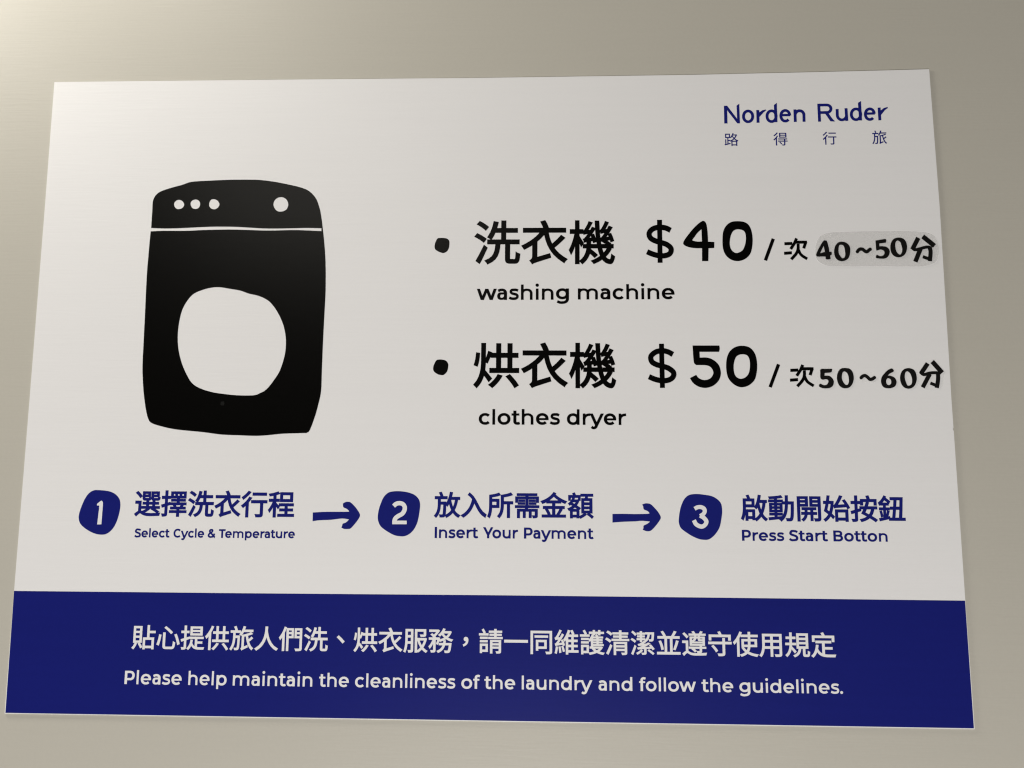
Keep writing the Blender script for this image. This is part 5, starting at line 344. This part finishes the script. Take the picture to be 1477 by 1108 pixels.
    ('l', 's', 0.01, 127.217, -70.642, 6.6892, 6.6044, -0.00033),
    ('l', 's', 0.01, 130.662, -70.643, 6.6892, 6.6044, -0.00033),
    ('l', 'S', 0.01, 136.029, -70.63, 6.8499, 6.5767, -0.00088),
    ('l', 't', 0.01, 140.242, -70.634, 6.8499, 6.5767, -0.00088),
    ('l', 'a', 0.01, 143.05, -70.636, 6.8499, 6.5767, -0.00088),
    ('l', 'r', 0.01, 146.989, -70.64, 6.8499, 6.5767, -0.00088),
    ('l', 't', 0.01, 150.072, -70.642, 6.8499, 6.5767, -0.00088),
    ('l', 'B', 0.01, 154.787, -70.659, 6.6714, 6.5455, -0.00015),
    ('l', 'o', 0.01, 159.724, -70.66, 6.6714, 6.5455, -0.00015),
    ('l', 't', 0.01, 164.328, -70.661, 6.6714, 6.5455, -0.00015),
    ('l', 't', 0.01, 167.063, -70.661, 6.6714, 6.5455, -0.00015),
    ('l', 'o', 0.01, 169.798, -70.661, 6.6714, 6.5455, -0.00015),
    ('l', 'n', 0.01, 174.401, -70.662, 6.6714, 6.5455, -0.00015),
  ]),
  ('text_line', 'white Chinese sentence on the navy band', 'white', [
    ('c', '貼', 0.014, -154.883, -118.687, 11.0449, 11.0449, -0.00058),
    ('c', '心', 0.014, -143.839, -118.693, 11.0449, 11.0449, -0.00058),
    ('c', '提', 0.014, -132.794, -118.7, 11.0449, 11.0449, -0.00058),
    ('c', '供', 0.014, -121.749, -118.706, 11.0449, 11.0449, -0.00058),
    ('c', '旅', 0.014, -110.704, -118.713, 11.0449, 11.0449, -0.00058),
    ('c', '人', 0.014, -99.659, -118.719, 11.0449, 11.0449, -0.00058),
    ('c', '們', 0.014, -88.614, -118.725, 11.0449, 11.0449, -0.00058),
    ('c', '洗', 0.014, -77.569, -118.732, 11.0449, 11.0449, -0.00058),
    ('c', '、', 0.014, -63.17, -115.46, 11.0449, 11.0449, -0.00058),
    ('c', '烘', 0.014, -55.479, -118.744, 11.0449, 11.0449, -0.00058),
    ('c', '衣', 0.014, -44.434, -118.751, 11.0449, 11.0449, -0.00058),
    ('c', '服', 0.014, -33.389, -118.757, 11.0449, 11.0449, -0.00058),
    ('c', '務', 0.014, -22.345, -118.764, 11.0449, 11.0449, -0.00058),
    ('c', '，', 0.014, -8.343, -115.602, 11.0449, 11.0449, -0.00058),
    ('c', '請', 0.014, -0.255, -118.776, 11.0449, 11.0449, -0.00058),
    ('c', '一', 0.014, 10.79, -118.783, 11.0449, 11.0449, -0.00058),
    ('c', '同', 0.014, 21.835, -118.789, 11.0449, 11.0449, -0.00058),
    ('c', '維', 0.014, 32.88, -118.796, 11.0449, 11.0449, -0.00058),
    ('c', '護', 0.014, 43.925, -118.802, 11.0449, 11.0449, -0.00058),
    ('c', '清', 0.014, 54.97, -118.808, 11.0449, 11.0449, -0.00058),
    ('c', '潔', 0.014, 66.015, -118.815, 11.0449, 11.0449, -0.00058),
    ('c', '並', 0.014, 77.06, -118.821, 11.0449, 11.0449, -0.00058),
    ('c', '遵', 0.014, 88.104, -118.827, 11.0449, 11.0449, -0.00058),
    ('c', '守', 0.014, 99.149, -118.834, 11.0449, 11.0449, -0.00058),
    ('c', '使', 0.014, 110.194, -118.84, 11.0449, 11.0449, -0.00058),
    ('c', '用', 0.014, 121.239, -118.847, 11.0449, 11.0449, -0.00058),
    ('c', '規', 0.014, 132.284, -118.853, 11.0449, 11.0449, -0.00058),
    ('c', '定', 0.014, 143.329, -118.859, 11.0449, 11.0449, -0.00058),
  ]),
  ('text_line', 'white English sentence below the Chinese one on the navy band', 'white', [
    ('l', 'P', 0, -157.513, -134.642, 7.8, 8.1087, -0.00024),
    ('l', 'l', 0, -152.131, -134.644, 7.8, 8.1087, -0.00024),
    ('l', 'e', 0, -149.908, -134.644, 7.8, 8.1087, -0.00024),
    ('l', 'a', 0, -144.643, -134.645, 7.8, 8.1087, -0.00024),
    ('l', 's', 0, -140.158, -134.647, 7.8, 8.1087, -0.00024),
    ('l', 'e', 0, -136.141, -134.647, 7.8, 8.1087, -0.00024),
    ('l', 'h', 0, -128.831, -134.649, 7.5381, 8.0671, -0.00024),
    ('l', 'e', 0, -123.502, -134.651, 7.5381, 8.0671, -0.00024),
    ('l', 'l', 0, -118.414, -134.652, 7.5381, 8.0671, -0.00024),
    ('l', 'p', 0, -116.265, -134.652, 7.5381, 8.0671, -0.00024),
    ('l', 'm', 0, -108.979, -134.654, 7.8953, 8.0176, -0.00024),
    ('l', 'a', 0, -100.318, -134.656, 7.8953, 8.0176, -0.00024),
    ('l', 'i', 0, -95.778, -134.657, 7.8953, 8.0176, -0.00024),
    ('l', 'n', 0, -93.528, -134.658, 7.8953, 8.0176, -0.00024),
    ('l', 't', 0, -87.946, -134.659, 7.8953, 8.0176, -0.00024),
    ('l', 'a', 0, -84.709, -134.66, 7.8953, 8.0176, -0.00024),
    ('l', 'i', 0, -80.169, -134.661, 7.8953, 8.0176, -0.00024),
    ('l', 'n', 0, -77.919, -134.662, 7.8953, 8.0176, -0.00024),
    ('l', 't', 0, -70.079, -134.663, 7.5683, 7.9714, -0.00024),
    ('l', 'h', 0, -66.976, -134.664, 7.5683, 7.9714, -0.00024),
    ('l', 'e', 0, -61.625, -134.666, 7.5683, 7.9714, -0.00024),
    ('l', 'c', 0, -54.438, -134.667, 7.6423, 7.9184, -0.00024),
    ('l', 'l', 0, -49.814, -134.668, 7.6423, 7.9184, -0.00024),
    ('l', 'e', 0, -47.636, -134.669, 7.6423, 7.9184, -0.00024),
    ('l', 'a', 0, -42.478, -134.67, 7.6423, 7.9184, -0.00024),
    ('l', 'n', 0, -38.083, -134.671, 7.6423, 7.9184, -0.00024),
    ('l', 'l', 0, -32.68, -134.673, 7.6423, 7.9184, -0.00024),
    ('l', 'i', 0, -30.502, -134.673, 7.6423, 7.9184, -0.00024),
    ('l', 'n', 0, -28.324, -134.674, 7.6423, 7.9184, -0.00024),
    ('l', 'e', 0, -22.921, -134.675, 7.6423, 7.9184, -0.00024),
    ('l', 's', 0, -17.763, -134.676, 7.6423, 7.9184, -0.00024),
    ('l', 's', 0, -13.827, -134.677, 7.6423, 7.9184, -0.00024),
    ('l', 'o', 0, -7.804, -134.679, 7.8912, 7.8699, -0.00024),
    ('l', 'f', 0, -2.359, -134.68, 7.8912, 7.8699, -0.00024),
    ('l', 't', 0, 2.518, -134.681, 7.7122, 7.8486, -0.00024),
    ('l', 'h', 0, 5.68, -134.682, 7.7122, 7.8486, -0.00024),
    ('l', 'e', 0, 11.133, -134.683, 7.7122, 7.8486, -0.00024),
    ('l', 'l', 0, 18.226, -134.685, 7.6288, 7.8068, -0.00024),
    ('l', 'a', 0, 20.401, -134.685, 7.6288, 7.8068, -0.00024),
    ('l', 'u', 0, 24.787, -134.686, 7.6288, 7.8068, -0.00024),
    ('l', 'n', 0, 30.166, -134.688, 7.6288, 7.8068, -0.00024),
    ('l', 'd', 0, 35.559, -134.689, 7.6288, 7.8068, -0.00024),
    ('l', 'r', 0, 41.105, -134.69, 7.6288, 7.8068, -0.00024),
    ('l', 'y', 0, 44.416, -134.691, 7.6288, 7.8068, -0.00024),
    ('l', 'a', 0, 51.748, -134.693, 7.7242, 7.7646, -0.00024),
    ('l', 'n', 0, 56.189, -134.694, 7.7242, 7.7646, -0.00024),
    ('l', 'd', 0, 61.651, -134.695, 7.7242, 7.7646, -0.00024),
    ('l', 'f', 0, 69.485, -134.697, 7.6044, 7.7271, -0.00024),
    ('l', 'o', 0, 72.109, -134.698, 7.6044, 7.7271, -0.00024),
    ('l', 'l', 0, 77.356, -134.699, 7.6044, 7.7271, -0.00024),
    ('l', 'l', 0, 79.523, -134.7, 7.6044, 7.7271, -0.00024),
    ('l', 'o', 0, 81.691, -134.7, 7.6044, 7.7271, -0.00024),
    ('l', 'w', 0, 86.862, -134.701, 7.6044, 7.7271, -0.00024),
    ('l', 't', 0, 96.219, -134.704, 7.7622, 7.6916, -0.00024),
    ('l', 'h', 0, 99.401, -134.704, 7.7622, 7.6916, -0.00024),
    ('l', 'e', 0, 104.889, -134.706, 7.7622, 7.6916, -0.00024),
    ('l', 'g', 0, 112.071, -134.708, 7.6728, 7.6395, -0.00024),
    ('l', 'u', 0, 117.61, -134.709, 7.6728, 7.6395, -0.00024),
    ('l', 'i', 0, 123.02, -134.71, 7.6728, 7.6395, -0.00024),
    ('l', 'd', 0, 125.206, -134.711, 7.6728, 7.6395, -0.00024),
    ('l', 'e', 0, 130.785, -134.712, 7.6728, 7.6395, -0.00024),
    ('l', 'l', 0, 135.964, -134.713, 7.6728, 7.6395, -0.00024),
    ('l', 'i', 0, 138.151, -134.714, 7.6728, 7.6395, -0.00024),
    ('l', 'n', 0, 140.337, -134.714, 7.6728, 7.6395, -0.00024),
    ('l', 'e', 0, 145.762, -134.716, 7.6728, 7.6395, -0.00024),
    ('l', 's', 0, 150.941, -134.717, 7.6728, 7.6395, -0.00024),
    ('l', '.', 0, 154.893, -134.718, 7.6728, 7.6395, -0.00024),
  ]),
]
SINGLES = [('washing_machine_picture', '', 'black', ('s', 'icon', 0, -115.73, 36.174, 1.0, 1.0, 0.0)), ('bullet', 'black bullet dot before the washing machine heading', 'black', ('s', 'bullet1', 0, -18.795, 64.15, 1.0, 1.0, 0.0)), ('bullet', 'black bullet dot before the clothes dryer heading', 'black', ('s', 'bullet2', 0, -18.543, 6.586, 1.0, 1.0, 0.0)), ('arrow', 'navy arrow between the first and second step', 'navy', ('s', 'arrow1', 0, -64.671, -60.581, 1.0, 1.0, 0.0)), ('arrow', 'navy arrow between the second and third step', 'navy', ('s', 'arrow2', 0, 69.648, -60.725, 1.0, 1.0, 0.0))]
BADGES = [('navy badge of the first step', ('s', 'badge1', 0, -173.4, -59.76, 1.0, 1.0, 0.0), ('s', 'one', 0, -173.415, -59.873, 1.0, 1.0, 0.0)), ('navy badge of the second step', ('s', 'badge2', 0, -36.392, -59.711, 1.0, 1.0, 0.0), ('s', 'two', 0, -36.132, -59.229, 1.0, 1.0, 0.0)), ('navy badge of the third step', ('s', 'badge3', 0, 97.761, -60.43, 1.0, 1.0, 0.0), ('s', 'three', 0, 97.615, -60.404, 1.0, 1.0, 0.0))]
TAPE = ('s', 'tape', 0, 181.047, 60.863, 1.0, 1.0, 0.0)
TAPE_CHARACTERS = [('s', 'h4', 0.012, 157.039, 60.634, 1.0, 1.0, 0.0), ('s', 'h0', 0.012, 165.362, 59.858, 1.0, 1.0, 0.0), ('s', 'h~', 0.012, 175.116, 60.283, 1.0, 1.0, 0.0), ('s', 'h5', 0.012, 183.576, 60.959, 1.0, 1.0, 0.0), ('s', 'hO', 0.012, 190.883, 61.552, 1.0, 1.0, 0.0), ('s', 'hfen', 0.012, 201.871, 60.94, 1.0, 1.0, 0.0)]
STICKERS = [(('s', 'film_i5', 0, 155.399, 1.198, 1.0, 1.0, 0.0), ('s', 'i5', 0.012, 155.403, 1.133, 1.0, 1.0, 0.0)), (('s', 'film_i0', 0, 163.891, 1.42, 1.0, 1.0, 0.0), ('s', 'i0', 0.012, 163.911, 1.322, 1.0, 1.0, 0.0)), (('s', 'film_i~', 0, 173.867, 1.586, 1.0, 1.0, 0.0), ('s', 'i~', 0.012, 173.825, 1.586, 1.0, 1.0, 0.0)), (('s', 'film_i6', 0, 182.995, 1.279, 1.0, 1.0, 0.0), ('s', 'i6', 0.012, 182.995, 1.181, 1.0, 1.0, 0.0)), (('s', 'film_iO', 0, 191.797, 1.091, 1.0, 1.0, 0.0), ('s', 'iO', 0.012, 191.716, 1.162, 1.0, 1.0, 0.0)), (('s', 'film_ifen', 0, 201.724, 2.857, 1.0, 1.0, 0.0), ('s', 'ifen', 0.012, 202.021, 3.06, 1.0, 1.0, 0.0))]

# ------------------------------------------------------------------ materials
def material(name, base, rough, grain=0.02, grain_scale=900.0, streak=0.0, bump=0.0, bump_scale=(400, 400, 1200), spec=0.5):
    m = bpy.data.materials.new(name); m.use_nodes = True
    nt = m.node_tree; N = nt.nodes; L = nt.links
    b = N['Principled BSDF']
    b.inputs['Roughness'].default_value = rough
    b.inputs['Specular IOR Level'].default_value = spec
    tc = N.new('ShaderNodeTexCoord')
    geo = N.new('ShaderNodeNewGeometry')
    n1 = N.new('ShaderNodeTexNoise'); n1.inputs['Scale'].default_value = grain_scale; n1.inputs['Detail'].default_value = 3
    L.new(geo.outputs['Position'], n1.inputs['Vector'])
    mp = N.new('ShaderNodeMapping'); mp.inputs['Scale'].default_value = (12, 1, 420)
    L.new(geo.outputs['Position'], mp.inputs['Vector'])
    n2 = N.new('ShaderNodeTexNoise'); n2.inputs['Scale'].default_value = 1.0; n2.inputs['Detail'].default_value = 4
    L.new(mp.outputs['Vector'], n2.inputs['Vector'])
    n3 = N.new('ShaderNodeTexNoise'); n3.inputs['Scale'].default_value = 14.0; n3.inputs['Detail'].default_value = 3
    L.new(geo.outputs['Position'], n3.inputs['Vector'])
    def centred(node, amount):
        a = N.new('ShaderNodeMath'); a.operation = 'MULTIPLY_ADD'
        L.new(node.outputs['Fac'], a.inputs[0]); a.inputs[1].default_value = amount * 2; a.inputs[2].default_value = 1 - amount
        return a
    a = centred(n1, grain); c = centred(n2, streak); e = centred(n3, grain * 0.6)
    m1 = N.new('ShaderNodeMath'); m1.operation = 'MULTIPLY'; L.new(a.outputs[0], m1.inputs[0]); L.new(c.outputs[0], m1.inputs[1])
    m2 = N.new('ShaderNodeMath'); m2.operation = 'MULTIPLY'; L.new(m1.outputs[0], m2.inputs[0]); L.new(e.outputs[0], m2.inputs[1])
    mul = N.new('ShaderNodeVectorMath'); mul.operation = 'SCALE'
    mul.inputs[0].default_value = base; L.new(m2.outputs[0], mul.inputs['Scale'])
    L.new(mul.outputs[0], b.inputs['Base Color'])
    if bump:
        mp2 = N.new('ShaderNodeMapping'); mp2.inputs['Scale'].default_value = bump_scale
        L.new(geo.outputs['Position'], mp2.inputs['Vector'])
        n4 = N.new('ShaderNodeTexNoise'); n4.inputs['Scale'].default_value = 1.0; n4.inputs['Detail'].default_value = 3
        L.new(mp2.outputs['Vector'], n4.inputs['Vector'])
        bp = N.new('ShaderNodeBump'); bp.inputs['Strength'].default_value = bump; bp.inputs['Distance'].default_value = 0.0002
        L.new(n4.outputs['Fac'], bp.inputs['Height']); L.new(bp.outputs['Normal'], b.inputs['Normal'])
    return m

WALL = material('wall_paint', (0.492, 0.466, 0.398), 0.5, 0.03, 700, 0.014, 0.24, (60, 60, 900))
PAPER = material('laminated_white_print', (0.81, 0.797, 0.782), 0.42, 0.012, 1200, 0.014, 0.25, (60, 60, 900))
M = {
    'black': material('black_ink', (0.0004, 0.0003, 0.0001), 0.26, 0.2, 900, 0.2, 0.06, (60, 60, 900), 0.33),
    'navy': material('navy_ink', (0.0085, 0.0125, 0.155), 0.26, 0.06, 900, 0.05, 0.06, (60, 60, 900), 0.33),
    'white': PAPER,
    'sticker': material('sticker_black', (0.004, 0.0035, 0.003), 0.5, 0.2, 900, 0.1, spec=0.25),
    'scuff': material('scuffed_black', (0.004, 0.004, 0.0036), 0.4, 0.3, 2500, 0.1, spec=0.33),
}
def film_material(name, clear, tint):
    m = material(name, tint, 0.55, 0.05, 500, 0.02, 0.3, (300, 300, 300))
    nt = m.node_tree; b = nt.nodes['Principled BSDF']
    t = nt.nodes.new('ShaderNodeBsdfTransparent'); x = nt.nodes.new('ShaderNodeMixShader')
    x.inputs[0].default_value = 1 - clear
    nt.links.new(t.outputs[0], x.inputs[1]); nt.links.new(b.outputs[0], x.inputs[2])
    nt.links.new(x.outputs[0], nt.nodes['Material Output'].inputs['Surface'])
    return m
TAPE_FILM = film_material('matte_tape_film', 0.75, (0.79, 0.78, 0.765))
CLEAR_FILM = film_material('clear_sticker_film', 0.965, (0.84, 0.83, 0.80))

# ------------------------------------------------------------------ outlines -> meshes
def parse(s):
    return [[tuple(float(v) for v in q.split(',')) for q in loop.split()] for loop in s.split(';')]

def grow(P, d):
    """push a closed outline outwards by d (ink lies on its left)"""
    n = len(P); out = []
    for i in range(n):
        a = Vector(P[i]) - Vector(P[i-1]); b = Vector(P[(i+1) % n]) - Vector(P[i])
        if a.length < 1e-6 or b.length < 1e-6: continue
        a.normalize(); b.normalize()
        na = Vector((a.y, -a.x)); nb = Vector((b.y, -b.x)); m = na + nb; k = m.length_squared; p = Vector(P[i])
        if k < 0.35:
            out.append(tuple(p + na*d + a*d*0.5)); out.append(tuple(p + nb*d - b*d*0.5))
        else:
            out.append(tuple(p + m*(2*d/k)))
    return out

def winding(loops, x, y):
    w = 0
    for P in loops:
        x0, y0 = P[-1]
        for x1, y1 in P:
            if (y0 <= y) != (y1 <= y):
                side = (x1-x0)*(y-y0) - (x-x0)*(y1-y0)
                if y1 > y0 and side > 0: w += 1
                elif y1 < y0 and side < 0: w -= 1
            x0, y0 = x1, y1
    return w

def flat_mesh(name, loops, scale, thick=0.0):
    """triangulate outlines (holes run the other way round), laid on the XZ plane facing -Y"""
    verts = []; edges = []
    for P in loops:
        k = len(verts); verts += [Vector(q) for q in P]
        edges += [(k + i, k + (i+1) % len(P)) for i in range(len(P))]
    vs, es, fs = delaunay_2d_cdt(verts, edges, [], 0, 1e-3)[:3]
    tris = []
    for f in fs:
        c = sum((vs[i] for i in f), Vector((0, 0))) / len(f)
        if winding(loops, c.x, c.y):
            a, b, d = (vs[i] for i in f[:3])
            tris.append(list(f) if (b-a).cross(d-a) > 0 else list(f)[::-1])
    used = sorted({i for f in tris for i in f}); ren = {i: k for k, i in enumerate(used)}
    pts = [(vs[i].x*scale, -thick, vs[i].y*scale) for i in used]
    faces = [[ren[i] for i in f] for f in tris]
    if thick:
        n = len(pts); pts += [(x, 0.0, z) for x, y, z in pts]
        dirs = {(f[k], f[(k+1) % 3]) for f in faces for k in range(3)}
        sides = [(b, a, a+n, b+n) for a, b in dirs if (b, a) not in dirs]
        faces = faces + [[i+n for i in f[::-1]] for f in faces] + [list(q) for q in sides]
    me = bpy.data.meshes.new(name); me.from_pydata(pts, [], faces); me.validate()
    return me

cache = {}
def glyph_mesh(kind, key, weight, mat):
    k = (kind, key, weight, mat.name)
    if k not in cache:
        loops = parse(GLYPHS[kind][key])
        if weight: loops = [grow(P, weight*1000) for P in loops]
        me = flat_mesh('print', loops, 1e-5 if kind == 's' else 1e-3)
        me.materials.append(mat); cache[k] = me
    return cache[k]

def tag(o, label=None, category=None, group=None, kind=None):
    if label: o['label'] = label
    if category: o['category'] = category
    if group: o['group'] = group
    if kind: o['kind'] = kind
    return o

def empty(name, parent=None, loc=(0, 0, 0)):
    o = bpy.data.objects.new(name, None); COL.objects.link(o)
    o.location = loc; o.parent = parent; o.empty_display_size = 0.01
    return o

def place(name, e, y, mat, parent):
    """one printed piece: e = (kind, key, weight, x mm, z mm, size x, size z, turn)"""
    o = bpy.data.objects.new(name, glyph_mesh(e[0], e[1], e[2], mat)); COL.objects.link(o)
    o.parent = parent
    o.location = (e[3]/1000, y, e[4]/1000)
    if e[0] != 's': o.scale = (e[5]/1000, 1, e[6]/1000)
    o.rotation_euler = (0, -e[7], 0)
    return o

# ------------------------------------------------------------------ wall
wv = [(-2.2, 0, 0), (2.2, 0, 0), (2.2, 0, 2.9), (-2.2, 0, 2.9), (-2.2, 0.12, 0), (2.2, 0.12, 0), (2.2, 0.12, 2.9), (-2.2, 0.12, 2.9)]
wf = [(0, 1, 2, 3), (5, 4, 7, 6), (4, 0, 3, 7), (1, 5, 6, 2), (3, 2, 6, 7), (4, 5, 1, 0)]
me = bpy.data.meshes.new('wall'); me.from_pydata(wv, [], wf); me.materials.append(WALL)
wall = bpy.data.objects.new('wall', me); COL.objects.link(wall)
tag(wall, 'plain beige painted wall behind the poster', kind='structure')

# ------------------------------------------------------------------ poster
THICK = 0.0004
FRONT = -THICK
INK = 0.00003
poster = empty('poster', loc=(0, 0, POSTER_Z))
tag(poster, 'white laundry price poster with black washing machine picture and navy band along its foot', 'poster')
me = flat_mesh('sheet', [SHEET], 1e-3, THICK - 0.00005)
for v in me.vertices: v.co.y -= 0.00005
me.materials.append(PAPER)
sheet = bpy.data.objects.new('sheet', me); COL.objects.link(sheet); sheet.parent = poster
me = flat_mesh('navy_band', [BAND], 1e-3); me.materials.append(M['navy'])
band = bpy.data.objects.new('navy_band', me); COL.objects.link(band); band.parent = poster
band.location = (0, FRONT - INK, 0)

for name, label, colour, glyphs in LINES:
    line = tag(empty(name, poster), label)
    y = FRONT - INK * (2 if colour == 'white' else 1)
    for e in glyphs:
        place('character' if e[0] == 'c' or e[1] in ('ci1', 'ci2') else 'letter' if name == 'text_line' else 'numeral', e, y, M[colour], line)
for name, label, colour, e in SINGLES:
    o = place(name, e, FRONT - INK, M[colour], poster)
    if label: o['label'] = label
    if name == 'washing_machine_picture':
        me = flat_mesh('scuff', [[(-0.9, -0.5), (-0.4, -1.0), (0.8, -0.9), (1.0, 0.2), (0.7, 0.5), (0.9, 1.1), (0.1, 0.8), (-0.7, 0.9)]], 1e-3)
        me.materials.append(M['scuff'])
        s = bpy.data.objects.new('scuff', me); COL.objects.link(s); s.parent = o
        s.location = (-0.0035, -INK, -0.0462)
for label, e, n in BADGES:
    b = place('number_badge', e, FRONT - INK, M['navy'], poster); b['label'] = label
    num = place('numeral', n, FRONT - 2*INK, M['white'], poster)
    num.location = (num.location.x - b.location.x, -INK, num.location.z - b.location.z)
    num.parent = b

# ------------------------------------------------------------------ stickers on the poster
def sticker(film_e, ink_list, film_mat, thick, label, group, category, name):
    o = tag(empty(name, loc=(film_e[3]/1000, FRONT - 0.00004, POSTER_Z + film_e[4]/1000)), label, category, group)
    f = bpy.data.objects.new('film', flat_mesh('film', parse(GLYPHS['s'][film_e[1]]), 1e-5, thick))
    f.data.materials.append(film_mat); COL.objects.link(f); f.parent = o
    for e in ink_list:
        i = place('character', e, -thick - INK, M['sticker'], o)
        i.location.x -= film_e[3]/1000; i.location.z -= film_e[4]/1000
    return o

sticker(TAPE, TAPE_CHARACTERS, TAPE_FILM, 0.00012,
        'grey rounded tape strip reading 40~50 at the end of the upper price line', None, 'sticker', 'tape_strip')
words = ['black numeral 5 sticker that begins the lower price line\'s minutes',
         'black numeral 0 sticker right after the 5 on the lower price line',
         'small wavy black dash sticker between 50 and 60',
         'black numeral 6 sticker right of the wavy dash on the lower price line',
         'black numeral 0 sticker between the 6 and the Chinese minute character',
         'black Chinese minute character sticker at the right end of the lower price line']
for (f, i), label in zip(STICKERS, words):
    sticker(f, [i], CLEAR_FILM, 0.00006, label, 'hand cut stickers on the lower price line', 'sticker', 'character_sticker')
